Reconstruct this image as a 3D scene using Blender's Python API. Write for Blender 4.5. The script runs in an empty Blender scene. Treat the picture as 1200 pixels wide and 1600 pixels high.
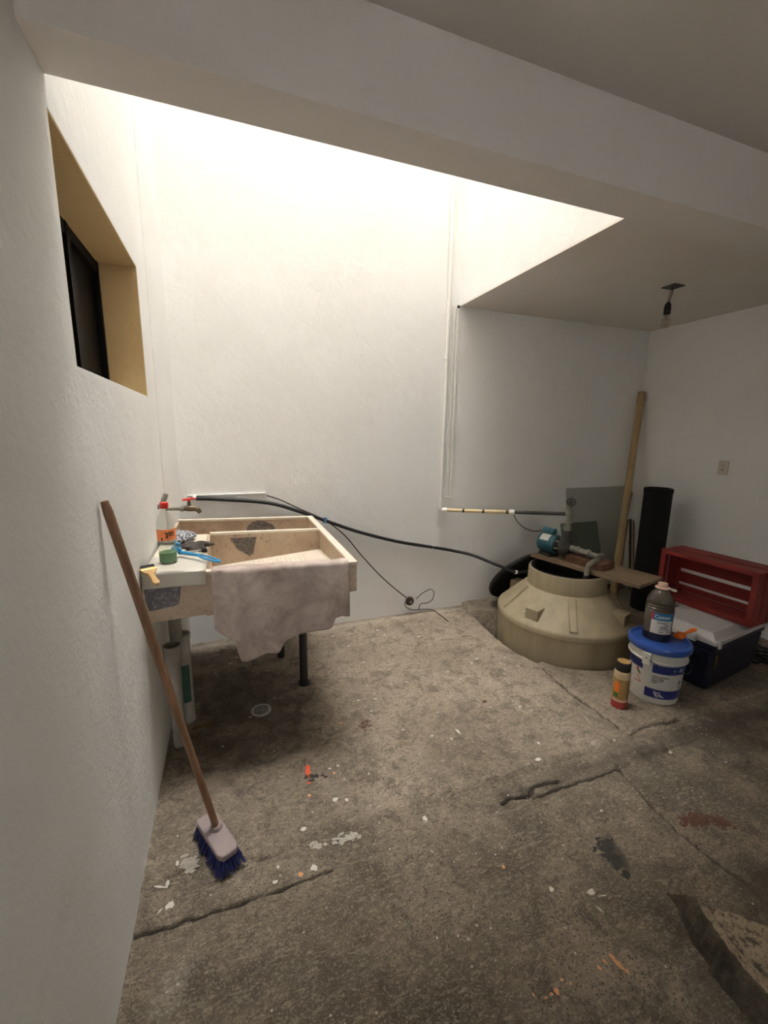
import bpy, math, random
import numpy as np
from mathutils import Matrix, Vector, noise as mnoise

random.seed(7); np.random.seed(7)
scene = bpy.context.scene
COL = scene.collection
PI = math.pi

# ------------------------------------------------------------------ camera
FPX = 656.1                      # focal length in pixels of the 1200x1600 frame
CAM = Vector((0.0, 0.0, 1.6))
def _rot():
    a, b, c = (math.radians(v) for v in (20.2, 10.66, 0.78))
    B = np.array([[1,0,0],[0,0,-1],[0,1,0]], float)
    Y = np.array([[math.cos(a),-math.sin(a),0],[math.sin(a),math.cos(a),0],[0,0,1]])
    P = np.array([[1,0,0],[0,math.cos(b),-math.sin(b)],[0,math.sin(b),math.cos(b)]])
    R = np.array([[math.cos(c),-math.sin(c),0],[math.sin(c),math.cos(c),0],[0,0,1]])
    return R @ P @ B @ Y
MW = _rot()
cam_data = bpy.data.cameras.new('camera')
cam_data.sensor_fit = 'VERTICAL'; cam_data.sensor_height = 36.0
cam_data.lens = FPX / 1600.0 * 36.0
cam_data.clip_start = 0.02
cam = bpy.data.objects.new('camera', cam_data); COL.objects.link(cam)
m3 = Matrix([[MW[0][i], -MW[1][i], -MW[2][i]] for i in range(3)])
cam.matrix_world = Matrix.Translation(CAM) @ m3.to_4x4()
scene.camera = cam

# ------------------------------------------------------------------ sky light
world = bpy.data.worlds.new('overcast_sky'); scene.world = world
world.use_nodes = True
wb = world.node_tree.nodes['Background']
wb.inputs['Color'].default_value = (0.99, 0.985, 0.98, 1)
wb.inputs['Strength'].default_value = 49.0
portal_data = bpy.data.lights.new('light_well_portal', 'AREA')
portal_data.shape = 'RECTANGLE'; portal_data.size = 2.2; portal_data.size_y = 1.85
portal_data.cycles.is_portal = True
portal = bpy.data.objects.new('light_well_portal', portal_data); COL.objects.link(portal)
portal.location = (0.73, 2.32, 10.52)

p2d = bpy.data.lights.new('near_fill_portal', 'AREA'); p2d.shape = 'RECTANGLE'; p2d.size = .40; p2d.size_y = .45; p2d.cycles.is_portal = True
p2 = bpy.data.objects.new('near_fill_portal', p2d); COL.objects.link(p2); p2.location = (.24, -2.82, 1.465); p2.rotation_euler = (-math.pi/2, 0, 0)  # samples sky through the unseen opening added behind the camera
vs = scene.view_settings
vs.view_transform = 'Standard'; vs.look = 'None'; vs.gamma = 1.0
vs.use_curve_mapping = False
vs.exposure = 0.0
scene.cycles.use_denoising = True
scene.cycles.max_bounces = 11
scene.cycles.diffuse_bounces = 8
scene.cycles.adaptive_threshold = 0.02
scene.cycles.transparent_max_bounces = 16

# ------------------------------------------------------------------ helpers
def ray(px, py):
    return MW.T @ np.array([(px-600)/FPX, (py-800)/FPX, 1.0])
def at_z(px, py, z=0.0):
    d = ray(px, py); t = (z-CAM.z)/d[2]
    return Vector((d[0]*t, d[1]*t, z))
def at_y(px, py, y):
    d = ray(px, py); t = y/d[1]
    return Vector((d[0]*t, y, CAM.z+d[2]*t))
def at_x(px, py, x):
    d = ray(px, py); t = x/d[0]
    return Vector((x, d[1]*t, CAM.z+d[2]*t))

def srgb(r, g, b):
    f = lambda c: ((c/255.0)/12.92 if c/255.0 <= 0.04045 else ((c/255.0+0.055)/1.055)**2.4)
    return (f(r), f(g), f(b), 1.0)

class MB:
    """collects shapes in world (or local) coordinates"""
    def __init__(self): self.v = []; self.f = []
    def add(self, vs, fs):
        o = len(self.v); self.v += [Vector(p) for p in vs]
        self.f += [[i+o for i in f] for f in fs]; return self
    def box(self, lo, hi, M=None):
        (x0,y0,z0),(x1,y1,z1) = lo, hi
        vs = [(x0,y0,z0),(x1,y0,z0),(x1,y1,z0),(x0,y1,z0),(x0,y0,z1),(x1,y0,z1),(x1,y1,z1),(x0,y1,z1)]
        if M is not None: vs = [M @ Vector(p) for p in vs]
        return self.add(vs, [(0,3,2,1),(4,5,6,7),(0,1,5,4),(1,2,6,5),(2,3,7,6),(3,0,4,7)])
    def tube(self, pts, r, n=10, caps=True):
        pts = [Vector(p) for p in pts]; k = len(pts)
        rs = list(r) if hasattr(r, '__len__') else [r]*k
        tan = []
        for i in range(k):
            a = pts[max(i-1,0)]; b = pts[min(i+1,k-1)]
            tan.append((b-a).normalized())
        ref = Vector((0,0,1)) if abs(tan[0].z) < .9 else Vector((1,0,0))
        u = tan[0].cross(ref).normalized()
        vs = []
        for i in range(k):
            u = (u - tan[i]*u.dot(tan[i])).normalized(); w = tan[i].cross(u)
            for j in range(n):
                t = 2*PI*j/n
                vs.append(pts[i] + (u*math.cos(t)+w*math.sin(t))*rs[i])
        fs = [(i*n+j, i*n+(j+1)%n, (i+1)*n+(j+1)%n, (i+1)*n+j) for i in range(k-1) for j in range(n)]
        if caps: fs += [tuple(reversed(range(n))), tuple((k-1)*n+j for j in range(n))]
        return self.add(vs, fs)
    def lathe(self, prof, origin=(0,0,0), n=32, M=None, closed=False, shape=None):
        o = Vector(origin); vs = []; k = len(prof)
        for (r, z) in prof:
            for j in range(n):
                t = 2*PI*j/n; s = shape(t, z) if shape else 1.0
                p = Vector((r*s*math.cos(t), r*s*math.sin(t), z))
                if M is not None: p = M @ p
                vs.append(o+p)
        fs = [(i*n+j, i*n+(j+1)%n, (i+1)*n+(j+1)%n, (i+1)*n+j) for i in range(k-1) for j in range(n)]
        if closed:
            fs += [((k-1)*n+j, (k-1)*n+(j+1)%n, (j+1)%n, j) for j in range(n)]
        else:
            if prof[0][0] > 1e-5: fs.append(tuple(reversed(range(n))))
            if prof[-1][0] > 1e-5: fs.append(tuple((k-1)*n+j for j in range(n)))
        return self.add(vs, fs)
    def prism(self, poly, z0, z1, M=None):
        n = len(poly)
        vs = [Vector((x,y,z0)) for x,y in poly]+[Vector((x,y,z1)) for x,y in poly]
        if M is not None: vs = [M @ p for p in vs]
        return self.add(vs, [tuple(reversed(range(n))), tuple(range(n,2*n))]+[(i,(i+1)%n,n+(i+1)%n,n+i) for i in range(n)])
    def grid(self, fn, nu, nv):
        vs = [fn(i/(nu-1), j/(nv-1)) for j in range(nv) for i in range(nu)]
        return self.add(vs, [(j*nu+i, j*nu+i+1, (j+1)*nu+i+1, (j+1)*nu+i) for j in range(nv-1) for i in range(nu-1)])
    def build(self, name, mat, parent=None, smooth=False, local=False, angle=40, bevel=0, solid=0, keep=False):
        me = bpy.data.meshes.new(name)
        vs = self.v; loc = None
        if parent is not None and not local:
            inv = BASE[parent.name].inverted(); vs = [inv @ p for p in vs]
        elif parent is None and not keep:
            lo = Vector([min(p[i] for p in vs) for i in range(3)]); hi = Vector([max(p[i] for p in vs) for i in range(3)])
            loc = Vector(((lo.x+hi.x)/2, (lo.y+hi.y)/2, lo.z)); vs = [p-loc for p in vs]
        me.from_pydata([tuple(p) for p in vs], [], self.f)
        me.validate(); me.update()
        if smooth:
            me.polygons.foreach_set('use_smooth', [True]*len(me.polygons))
            me.set_sharp_from_angle(angle=math.radians(angle))
        o = bpy.data.objects.new(name, me); COL.objects.link(o)
        if mat is not None: me.materials.append(mat)
        if loc is not None: o.location = loc
        if parent is not None: o.parent = parent; BASE[o.name] = BASE[parent.name]
        else: BASE[o.name] = Matrix.Translation(loc) if loc is not None else Matrix.Identity(4)
        if solid:
            s = o.modifiers.new('solid', 'SOLIDIFY'); s.thickness = solid; s.offset = 0
        if bevel:
            b = o.modifiers.new('bevel', 'BEVEL'); b.width = bevel; b.segments = 2; b.limit_method = 'ANGLE'
        return o
BASE = {}

def tag(o, label, cat, group=None):
    o['label'] = label; o['category'] = cat
    if group: o['group'] = group
    return o
def thing(name, label, cat, loc=(0,0,0), rotz=0, group=None):
    o = bpy.data.objects.new(name, None); COL.objects.link(o)
    o.empty_display_size = .05
    o.location = loc; o.rotation_euler = (0,0,rotz)
    BASE[o.name] = Matrix.Translation(Vector(loc)) @ Matrix.Rotation(rotz, 4, 'Z')
    return tag(o, label, cat, group)
def struct(o):
    o['kind'] = 'structure'; return o

# ------------------------------------------------------------------ materials
class NT:
    def __init__(self, name):
        self.m = bpy.data.materials.new(name); self.m.use_nodes = True
        self.t = self.m.node_tree; self.b = self.t.nodes['Principled BSDF']
        self.pos = None
    def n(self, kind, **kw):
        x = self.t.nodes.new(kind)
        for k, v in kw.items():
            if k in x.inputs: x.inputs[k].default_value = v
            else: setattr(x, k, v)
        return x
    def l(self, a, b): self.t.links.new(a, b)
    def coord(self, world=False, scale=None):
        if self.pos is None:
            self.pos = self.n('ShaderNodeNewGeometry').outputs['Position'] if world else self.n('ShaderNodeTexCoord').outputs['Object']
        if scale is None: return self.pos
        mp = self.n('ShaderNodeMapping'); mp.inputs['Scale'].default_value = scale
        self.l(self.pos, mp.inputs['Vector']); return mp.outputs['Vector']
    def noise(self, scale, detail=4, rough=.55, vec=None, dist=0):
        x = self.n('ShaderNodeTexNoise', Scale=scale, Detail=detail, Roughness=rough, Distortion=dist)
        self.l(vec if vec is not None else self.coord(), x.inputs['Vector']); return x.outputs['Fac']
    def ramp(self, fac, stops):
        r = self.n('ShaderNodeValToRGB'); e = r.color_ramp.elements
        while len(e) < len(stops): e.new(.5)
        for q, (p, c) in zip(e, stops):
            q.position = p; q.color = c if len(c) == 4 else (*c, 1)
        self.l(fac, r.inputs['Fac']); return r.outputs['Color']
    def mask(self, fac, a, b):
        r = self.n('ShaderNodeMapRange', interpolation_type='SMOOTHSTEP')
        r.inputs['From Min'].default_value = a; r.inputs['From Max'].default_value = b
        self.l(fac, r.inputs['Value']); return r.outputs['Result']
    def mix(self, fac, a, b, mode='MIX'):
        x = self.n('ShaderNodeMix', data_type='RGBA', blend_type=mode)
        for i, s in ((0, fac), (6, a), (7, b)):
            if hasattr(s, 'links') or hasattr(s, 'is_linked'): self.l(s, x.inputs[i])
            else: x.inputs[i].default_value = s
        return x.outputs[2]
    def math(self, op, a, b):
        x = self.n('ShaderNodeMath', operation=op)
        for i, s in ((0, a), (1, b)):
            if hasattr(s, 'is_linked'): self.l(s, x.inputs[i])
            else: x.inputs[i].default_value = s
        return x.outputs[0]
    def bump(self, h, strength=.3, dist=.01, prev=None):
        x = self.n('ShaderNodeBump', Strength=strength, Distance=dist)
        self.l(h, x.inputs['Height'])
        if prev is not None: self.l(prev, x.inputs['Normal'])
        self.l(x.outputs['Normal'], self.b.inputs['Normal']); return x.outputs['Normal']
    def color(self, s):
        if hasattr(s, 'is_linked'): self.l(s, self.b.inputs['Base Color'])
        else: self.b.inputs['Base Color'].default_value = s
    def set(self, **kw):
        for k, v in kw.items(): self.b.inputs[k.replace('_', ' ')].default_value = v
        return self

def plain(name, c, rough=.5, metal=0, var=.18, scale=30, bump=.1, dist=.002, stretch=None, c2=None, spec=.5):
    """coloured material with procedural mottling and fine relief"""
    N = NT(name)
    vec = N.coord(scale=stretch) if stretch else N.coord()
    f = N.noise(scale, 5, .6, vec)
    d = c2 or tuple([v*(1-var) for v in c[:3]]+[1])
    N.color(N.ramp(f, [(.3, d), (.7, c)]))
    N.set(Roughness=rough, Metallic=metal)
    N.b.inputs['Specular IOR Level'].default_value = spec
    if bump: N.bump(N.noise(scale*3, 4, .6, vec), bump, dist)
    return N.m

def wall_paint(name, c, c2, bump=.35, fine=55):
    N = NT(name); N.coord(world=True)
    big = N.noise(1.3, 4, .6); mid = N.noise(7, 5, .65); f = N.noise(fine, 5, .7)
    col = N.mix(N.mask(big, .35, .7), c, c2)
    col = N.mix(N.math('MULTIPLY', N.mask(mid, .62, .75), .25), col, tuple([v*.82 for v in c[:3]]+[1]))
    N.color(col); N.set(Roughness=.75); N.b.inputs['Specular IOR Level'].default_value = .25
    hgt = N.math('ADD', N.math('MULTIPLY', f, .35), N.math('ADD', N.math('MULTIPLY', mid, 1.0), N.math('MULTIPLY', big, 1.5)))
    N.bump(hgt, bump, .02)
    return N.m

M = {}
M['wall'] = wall_paint('white_wall_paint', srgb(239,239,237), srgb(235,234,231), .32)
M['wall_smooth'] = wall_paint('smooth_ceiling_paint', srgb(232,226,219), srgb(228,221,213), .12)
M['reveal'] = wall_paint('tan_reveal_paint', srgb(206,178,130), srgb(198,168,118), .5, 90)

def floor_material():
    N = NT('worn_concrete'); N.coord(world=True)
    at = N.n('ShaderNodeVertexColor'); at.layer_name = 'zone'
    sep = N.n('ShaderNodeSeparateColor'); N.l(at.outputs['Color'], sep.inputs[0])
    zr, zg, zb = sep.outputs[0], sep.outputs[1], sep.outputs[2]
    big = N.noise(2.2, 6, .62, dist=.3); mid = N.noise(9, 6, .7, dist=.4); fine = N.noise(55, 6, .78); vf = N.noise(150, 4, .75)
    trow = N.noise(26, 5, .6, N.coord(scale=(1, 3.2, 1)), 1.2)
    base = N.ramp(big, [(.28, srgb(76,68,57)), (.48, srgb(110,99,84)), (.70, srgb(148,134,116))])
    base = N.mix(zr, base, N.ramp(big, [(.3, srgb(132,118,101)), (.7, srgb(178,162,142))]))
    base = N.mix(N.math('MULTIPLY', N.mask(mid, .47, .64), .6), base, srgb(80,70,58))
    base = N.mix(N.math('MULTIPLY', N.mask(trow, .52, .62), .3), base, srgb(184,170,150))
    base = N.mix(N.math('MULTIPLY', N.mask(fine, .50, .60), .5), base, srgb(74,65,54))
    base = N.mix(N.math('MULTIPLY', N.mask(vf, .53, .63), .4), base, srgb(190,177,158))
    # dark grime, painted shade under the sink and chalky lime bloom, edges broken up by noise
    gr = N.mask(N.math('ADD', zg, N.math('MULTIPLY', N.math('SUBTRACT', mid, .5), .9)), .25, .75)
    pit_ = N.n('ShaderNodeTexVoronoi', Scale=85); N.l(N.coord(), pit_.inputs['Vector'])
    base = N.mix(N.math('MULTIPLY', N.math('LESS_THAN', pit_.outputs['Distance'], .2), N.mask(big, .42, .6)), base, srgb(56,48,40))
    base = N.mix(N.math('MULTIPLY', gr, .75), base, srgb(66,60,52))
    lime = N.mask(N.math('ADD', zb, N.math('MULTIPLY', N.math('SUBTRACT', fine, .5), 1.3)), .35, .8)
    base = N.mix(N.math('MULTIPLY', lime, .6), base, srgb(196,188,172))
    # scattered tiny paint drops
    v = N.n('ShaderNodeTexVoronoi', Scale=26); N.l(N.coord(), v.inputs['Vector'])
    drop = N.math('MULTIPLY', N.math('LESS_THAN', v.outputs['Distance'], .10), N.math('GREATER_THAN', N.noise(5, 2), .55))
    base = N.mix(N.math('MULTIPLY', drop, .6), base, srgb(220,214,202))
    N.color(base); N.set(Roughness=.85); N.b.inputs['Specular IOR Level'].default_value = .3
    h = N.math('ADD', N.math('MULTIPLY', trow, .6), N.math('ADD', N.math('MULTIPLY', fine, .35), N.math('MULTIPLY', mid, .8)))
    N.bump(h, .9, .012)
    return N.m
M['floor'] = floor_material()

def terrazzo(name, c, c2, chip, amount=.62):
    N = NT(name); f = N.noise(5, 5, .65); s = N.noise(60, 4, .75); s2 = N.noise(110, 2, .7)
    col = N.ramp(f, [(.3, c2), (.65, c)])
    col = N.mix(N.math('MULTIPLY', N.mask(s, amount, amount+.08), .7), col, chip)
    col = N.mix(N.math('MULTIPLY', N.mask(s2, .62, .7), .4), col, srgb(222,204,182))
    N.color(col); N.set(Roughness=.7); N.bump(s, .2, .003); return N.m
M['terrazzo'] = terrazzo('pink_terrazzo', srgb(200,180,156), srgb(168,146,124), srgb(92,78,68), .58)
M['rim'] = plain('worn_cream_rim', srgb(218,206,188), .6, var=.15, scale=25)
M['patch'] = terrazzo('grey_cement_patch', srgb(126,118,110), srgb(92,86,82), srgb(50,46,44), .5)
M['patch_dark'] = terrazzo('blue_grey_patch', srgb(112,108,112), srgb(74,72,80), srgb(160,154,150), .52)
M['steel_dark'] = plain('dark_steel', srgb(54,52,52), .5, .3, scale=20)
M['pvc'] = plain('white_pvc', srgb(238,236,230), .45, var=.08)
M['pvc_grey'] = plain('grubby_pvc', srgb(176,170,160), .55, var=.3, scale=14)
M['pvc_cream'] = plain('cream_pvc', srgb(214,192,150), .5, var=.15)
M['green'] = plain('faded_green_paint', srgb(58,98,84), .7, var=.35)
M['tank'] = plain('beige_tank_plastic', srgb(162,148,120), .6, var=.22, scale=5, bump=.06, stretch=(3,3,.7))
M['tank_in'] = plain('dark_tank_inside', srgb(40,38,36), .6)
M['water'] = plain('dark_water', srgb(12,12,12), .08)
M['black'] = plain('black_rubber', srgb(20,19,19), .55, var=.3, scale=25)
M['black_matte'] = plain('black_felt', srgb(13,12,12), .95, var=.3, scale=12, bump=.3, dist=.004)
M['brown_cord'] = plain('brown_cord', srgb(64,44,34), .6)
M['teal'] = plain('teal_enamel', srgb(46,98,112), .4, var=.35, scale=18)
M['iron'] = plain('dirty_cast_iron', srgb(72,70,66), .55, .2, var=.5, scale=30, bump=.3)
M['galv'] = plain('galvanised_pipe', srgb(150,146,134), .55, .15, var=.45, scale=26, bump=.2)
M['wood'] = plain('weathered_plank', srgb(140,118,92), .8, var=.4, scale=14, bump=.4, stretch=(1,.15,1))
M['wood_dark'] = plain('rusty_stained_wood', srgb(112,76,56), .85, var=.55, scale=22, bump=.5)
M['handle_wood'] = plain('brown_broom_wood', srgb(134,98,68), .6, var=.4, scale=40, stretch=(1,1,.08))
M['pole'] = plain('beige_pole', srgb(176,150,104), .6, var=.25, scale=18, stretch=(1,1,.15))
M['stick'] = plain('brown_stick', srgb(116,84,46), .7, var=.4)
M['red'] = plain('red_painted_wood', srgb(134,38,31), .65, var=.4, scale=16, bump=.3, stretch=(1,.2,1))
M['navy'] = plain('navy_cooler_plastic', srgb(17,18,44), .45, var=.3)
M['lid_grey'] = plain('pale_grey_plastic', srgb(196,192,192), .45, var=.1)
M['bucket'] = plain('white_bucket_plastic', srgb(214,211,202), .45, var=.08, scale=10)
M['bucket_print'] = plain('navy_print', srgb(24,38,110), .4, var=.1)
M['bucket_lid'] = plain('blue_lid_plastic', srgb(52,88,168), .3, var=.2, scale=12)
M['ink'] = plain('black_ink', srgb(26,24,24), .6)
M['white_ink'] = plain('white_ink', srgb(226,226,226), .6, var=.05)
M['thinner'] = plain('smoky_thinner_bottle', srgb(84,76,66), .18, var=.25, scale=20, bump=.05)
M['thinner_low'] = plain('dark_thinner', srgb(40,36,32), .15, var=.2)
M['label_white'] = plain('label_paper', srgb(222,218,212), .5, var=.06)
M['label_blue'] = plain('label_blue', srgb(18,112,168), .45, var=.08)
M['label_red'] = plain('label_red', srgb(196,40,44), .5)
M['cap_pink'] = plain('pale_cap', srgb(224,190,174), .45, var=.15)
M['orange'] = plain('orange_plastic', srgb(240,120,36), .4, var=.12)
M['amber'] = plain('cream_bottle', srgb(206,180,142), .4, var=.15)
M['red_liquid'] = plain('red_liquid', srgb(170,62,54), .3, var=.1)
M['leafgreen'] = plain('green_print', srgb(70,120,50), .5)
M['ochre'] = plain('ochre_print', srgb(176,140,84), .5, var=.3, scale=60)
M['green_liquid'] = plain('green_soap', srgb(16,120,34), .15, var=.1, bump=0)
M['cap_red'] = plain('red_cap', srgb(226,46,38), .4, var=.1)
M['label_orange'] = plain('orange_label', srgb(246,142,84), .5, var=.08)
M['sheet'] = plain('dusty_white_sheet', srgb(212,202,182), .55, var=.14, scale=9)
M['sheet_front'] = plain('milky_plastic_sheet', srgb(204,198,184), .4, var=.1, scale=8)
M['blue_plastic'] = plain('sky_blue_plastic', srgb(50,140,190), .3, var=.12)
M['bristle_black'] = plain('black_bristles', srgb(30,28,28), .8, var=.4, scale=80)
M['bristle_blue'] = plain('blue_bristles', srgb(34,42,104), .75, var=.5, scale=90)
M['brush_wood'] = plain('varnished_brush_wood', srgb(190,152,96), .4, var=.2)
M['ferrule'] = plain('brass_ferrule', srgb(210,190,130), .35, .6)
M['head_grey'] = plain('dusty_mauve_plastic', srgb(150,134,132), .6, var=.2, scale=15)
M['brass'] = plain('tarnished_brass', srgb(112,100,80), .4, .6, var=.4)
M['rag'] = plain('dark_rag', srgb(88,80,74), .9, var=.6, scale=40, bump=.6, dist=.004)
M['plate_dark'] = plain('dark_outlet_box', srgb(70,74,68), .6)
M['outlet'] = plain('outlet_plastic', srgb(206,196,184), .45, var=.05)
M['stone_side'] = plain('rough_concrete_side', srgb(62,56,46), .95, var=.6, scale=22, bump=.9, dist=.01)
M['stone_top'] = plain('rough_concrete_top', srgb(128,112,92), .9, var=.45, scale=30, bump=.7, dist=.008)
M['window_dark'] = plain('dark_window_frame', srgb(14,11,10), .6, var=.3, spec=.15)
M['pane_dark'] = plain('unlit_window_glass', srgb(6,5,5), .5, var=.1, bump=0, spec=.1)
M['blue_tie'] = plain('blue_tie', srgb(90,140,180), .5)

def clear_mat(name, tint, diff, gloss=.1, rough=.1):
    N = NT(name); t = N.t
    tr = N.n('ShaderNodeBsdfTransparent'); tr.inputs['Color'].default_value = tint
    N.set(Roughness=rough); N.b.inputs['Base Color'].default_value = diff
    mx = N.n('ShaderNodeMixShader'); mx.inputs[0].default_value = gloss
    N.l(tr.outputs[0], mx.inputs[1]); N.l(N.b.outputs[0], mx.inputs[2])
    N.l(mx.outputs[0], t.nodes['Material Output'].inputs['Surface']); return N.m
M['clear'] = clear_mat('clear_bottle_plastic', (.93,.94,.92,1), srgb(215,215,208), .22, .15)
M['glass'] = clear_mat('dusty_glass', (.90,.91,.89,1), srgb(130,124,114), .12, .1)
M['glass_green'] = clear_mat('green_glass', (.80,.86,.83,1), srgb(84,98,90), .2, .1)
M['bulb'] = clear_mat('bulb_glass', (.9,.88,.84,1), srgb(200,190,175), .25, .05)

def speckle(name):
    N = NT(name); v = N.n('ShaderNodeTexVoronoi', Scale=120); N.l(N.coord(), v.inputs['Vector'])
    N.color(N.ramp(v.outputs['Distance'], [(.42, srgb(34,34,38)), (.62, srgb(180,182,188))])); N.set(Roughness=.6)
    N.bump(v.outputs['Distance'], .6, .004); return N.m
M['speckle'] = speckle('speckled_scourer')

def cloth_mat():
    N = NT('stained_rag_cloth')
    a = N.noise(7, 6, .65, dist=.6); b = N.noise(30, 5, .7); c = N.noise(13, 4, .7, dist=1)
    col = N.ramp(a, [(.3, srgb(150,132,122)), (.52, srgb(182,166,156)), (.7, srgb(205,192,182))])
    col = N.mix(N.math('MULTIPLY', N.mask(b, .55, .72), .4), col, srgb(128,108,98))
    col = N.mix(N.math('MULTIPLY', N.mask(c, .66, .72), .6), col, srgb(84,66,56))
    N.color(col); N.set(Roughness=.9); N.bump(N.math('ADD', a, N.math('MULTIPLY', b, .4)), .5, .01); return N.m
M['cloth'] = cloth_mat()

# ------------------------------------------------------------------ structure
XL, XR, YB, YN = -.37, 3.97, 3.245, -2.6      # left, right, back, near walls
ZTOP = 10.5; XW = 1.827; ZA = 2.62; ZC = 2.69; ZBEAM = 2.436; YB0, YB1 = 1.244, 1.395
WY0, WY1, WZ0, WZ1 = 1.385, 2.457, 1.762, 2.362   # window opening in the left wall

def floor_height(X, Y):
    """levels, joints, broken edges and the pit of the sunken tank"""
    def nz(x, y, s, k=0): return mnoise.noise(Vector((x*s, y*s, k)))
    H = np.zeros_like(X); flat = H.ravel(); xf = X.ravel(); yf = Y.ravel()
    zone = np.zeros((flat.size, 3))
    ey = [1.3, 1.44, 2.0, 2.14, 2.38, 2.58, 2.91, 3.24]; ex = [1.97, 1.97, 1.97, 1.985, 1.92, 1.915, 1.95, 1.99]
    cl = [(-.42,1.272),(-.2,1.27),(.1,1.262),(.28,1.268)]
    crM = [(1.05,1.30),(1.11,1.312),(1.20,1.292),(1.24,1.33),(1.37,1.32)]
    crM2 = [(1.20,1.27),(1.33,1.283),(1.45,1.28),(1.64,1.272),(1.72,1.272)]
    jR2 = [(1.72,1.272),(1.90,1.31),(2.05,1.29),(2.36,1.30),(2.64,1.31),(3.1,1.31)]
    jD = [(1.72,1.30),(1.70,1.2),(1.668,1.07),(1.66,.95),(1.67,.85),(1.69,.7),(1.70,.4),(1.7,-.5)]
    gr = [(1.985,2.13),(1.955,1.9),(1.95,1.69),(1.955,1.51),(1.98,1.44)]
    jR = [(1.98,1.44),(2.1,1.452),(2.22,1.448),(2.36,1.43)]
    ledge = [(-.3,1.44),(-.14,1.44),(.02,1.405),(.18,1.385),(.36,1.38)]
    hair = [(.42,2.05),(.47,1.95),(.52,1.80),(.60,1.62),(.66,1.55)]
    def dist(poly, x, y):
        d = np.full(x.shape, 9.0)
        for (a, b), (c, e) in zip(poly[:-1], poly[1:]):
            vx, vy = c-a, e-b; t = np.clip(((x-a)*vx+(y-b)*vy)/(vx*vx+vy*vy), 0, 1)
            d = np.minimum(d, np.hypot(x-a-t*vx, y-b-t*vy))
        return d
    n1 = np.array([nz(x, y, 9) for x, y in zip(xf, yf)])
    n2 = np.array([nz(x, y, 3.1, 5) for x, y in zip(xf, yf)])
    n3 = np.array([nz(x, y, 26, 9) for x, y in zip(xf, yf)])
    xj = xf+.008*n3; yj = yf+.010*n1+.008*n3
    z = .004*n2+.002*n1
    edge = np.interp(yj, ey, ex)
    patio = (xf < edge) & (yj > 1.405)
    z += np.where(patio, .012*np.clip((yj-1.40)/.03, 0, 1), 0)
    z += np.where((xf > edge+.03) & (yj > 1.44), .012, 0)          # slab beside the tank
    z += np.where((yj < 1.27) & (xf < 1.68), .004, 0)
    z += np.where((xf > 1.7) & (yj < 1.29), -.006, 0)
    for poly, w, dep in ((cl,.0062,.032),(crM,.0052,.036),(crM2,.0048,.022),(jR2,.006,.010),(jD,.009,.024),(gr,.018,.042),(jR,.008,.022),(ledge,.006,.012),(hair,.006,.008)):
        d = dist(poly, xj, yj)
        z -= dep*np.exp(-(d/w)**2)*np.clip(.75+.6*n3+.9*n1, .15, 1.3)
    dt = np.hypot(xf-2.45, yf-2.47)
    pit = (dt < .517+.012*n1) | ((xf > edge+.01*n3) & (yf > 2.2) & (xf < 2.5) & (yf < 2.99+.03*n1-.16*np.clip((xf-2.1)/.3, -1, .2)))
    led = (xf > 1.985+.006*n3) & (xf < 2.75) & (yf > 2.985+.02*n1-.16*np.clip((xf-2.1)/.3, -1, .2)) & (dt > .53)
    z = np.where(led, .05+.004*n1, z)
    z = np.where(pit, -.34+.05*n1+.03*n3, z)
    zone[:,0] = np.clip(np.clip((yj-1.40)/.05, 0, 1)*np.clip((edge+.05-xf)/.06, 0, 1)*.85*(.30+.70*np.clip((xf+.1)/.9, 0, 1))*(.55+.45*np.clip((yf-1.4)/.6, 0, 1)) + .35*((xf > edge) & (yj > 1.43)), 0, 1)  # patio tone, darkened to the left and front for dirt and painted shade
    strip = np.exp(-((yj-1.33)/.07)**2)
    zone[:,1] = np.clip(.62*np.exp(-(((xf-.06-.1*n2)/.42)**4+((yf-2.32)/.55)**4)) + .45*strip*(xf > .9) + .42*np.exp(-(((xf-1.3)/.5)**2+((yf-.55)/.3)**2)) + .3*np.exp(-(((xf-.5)/.5)**2+((yf-.7)/.2)**2))  # first term deepens the sink's shade round the drain, painted into the colour
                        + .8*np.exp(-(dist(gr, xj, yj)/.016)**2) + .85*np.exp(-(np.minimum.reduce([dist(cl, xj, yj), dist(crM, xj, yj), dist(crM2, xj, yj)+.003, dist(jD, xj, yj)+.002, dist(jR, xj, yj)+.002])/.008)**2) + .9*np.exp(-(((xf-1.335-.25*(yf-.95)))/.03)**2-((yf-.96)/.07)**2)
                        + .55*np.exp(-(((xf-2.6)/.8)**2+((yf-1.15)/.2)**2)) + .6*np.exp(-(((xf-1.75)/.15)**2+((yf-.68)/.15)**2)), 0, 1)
    zone[:,2] = np.clip(.62*np.clip(.55+.9*n1+.5*n2, 0, 1)*np.exp(-((dist([(1.87,2.25),(1.86,1.86),(1.85,1.67),(1.83,1.47),(1.6,1.42)], xj+.012*n1, yj))/.022)**2)
                        + .55*np.exp(-((yf-3.18)/.06)**2)*(xf < 1.95) + .35*np.exp(-(((xf-.98)/.06)**2+((yf-1.22)/.09)**2))
                        + .55*np.exp(-(((xf+.24+.05*n1)/.10)**2+((yf-1.10+.05*n2)/.14)**2)) + .3*np.exp(-(((xf-.1)/.2)**2+((yf-1.17)/.05)**2)), 0, 1)
    zone[pit] = (0, .9, 0)
    return z.reshape(X.shape), zone

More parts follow.
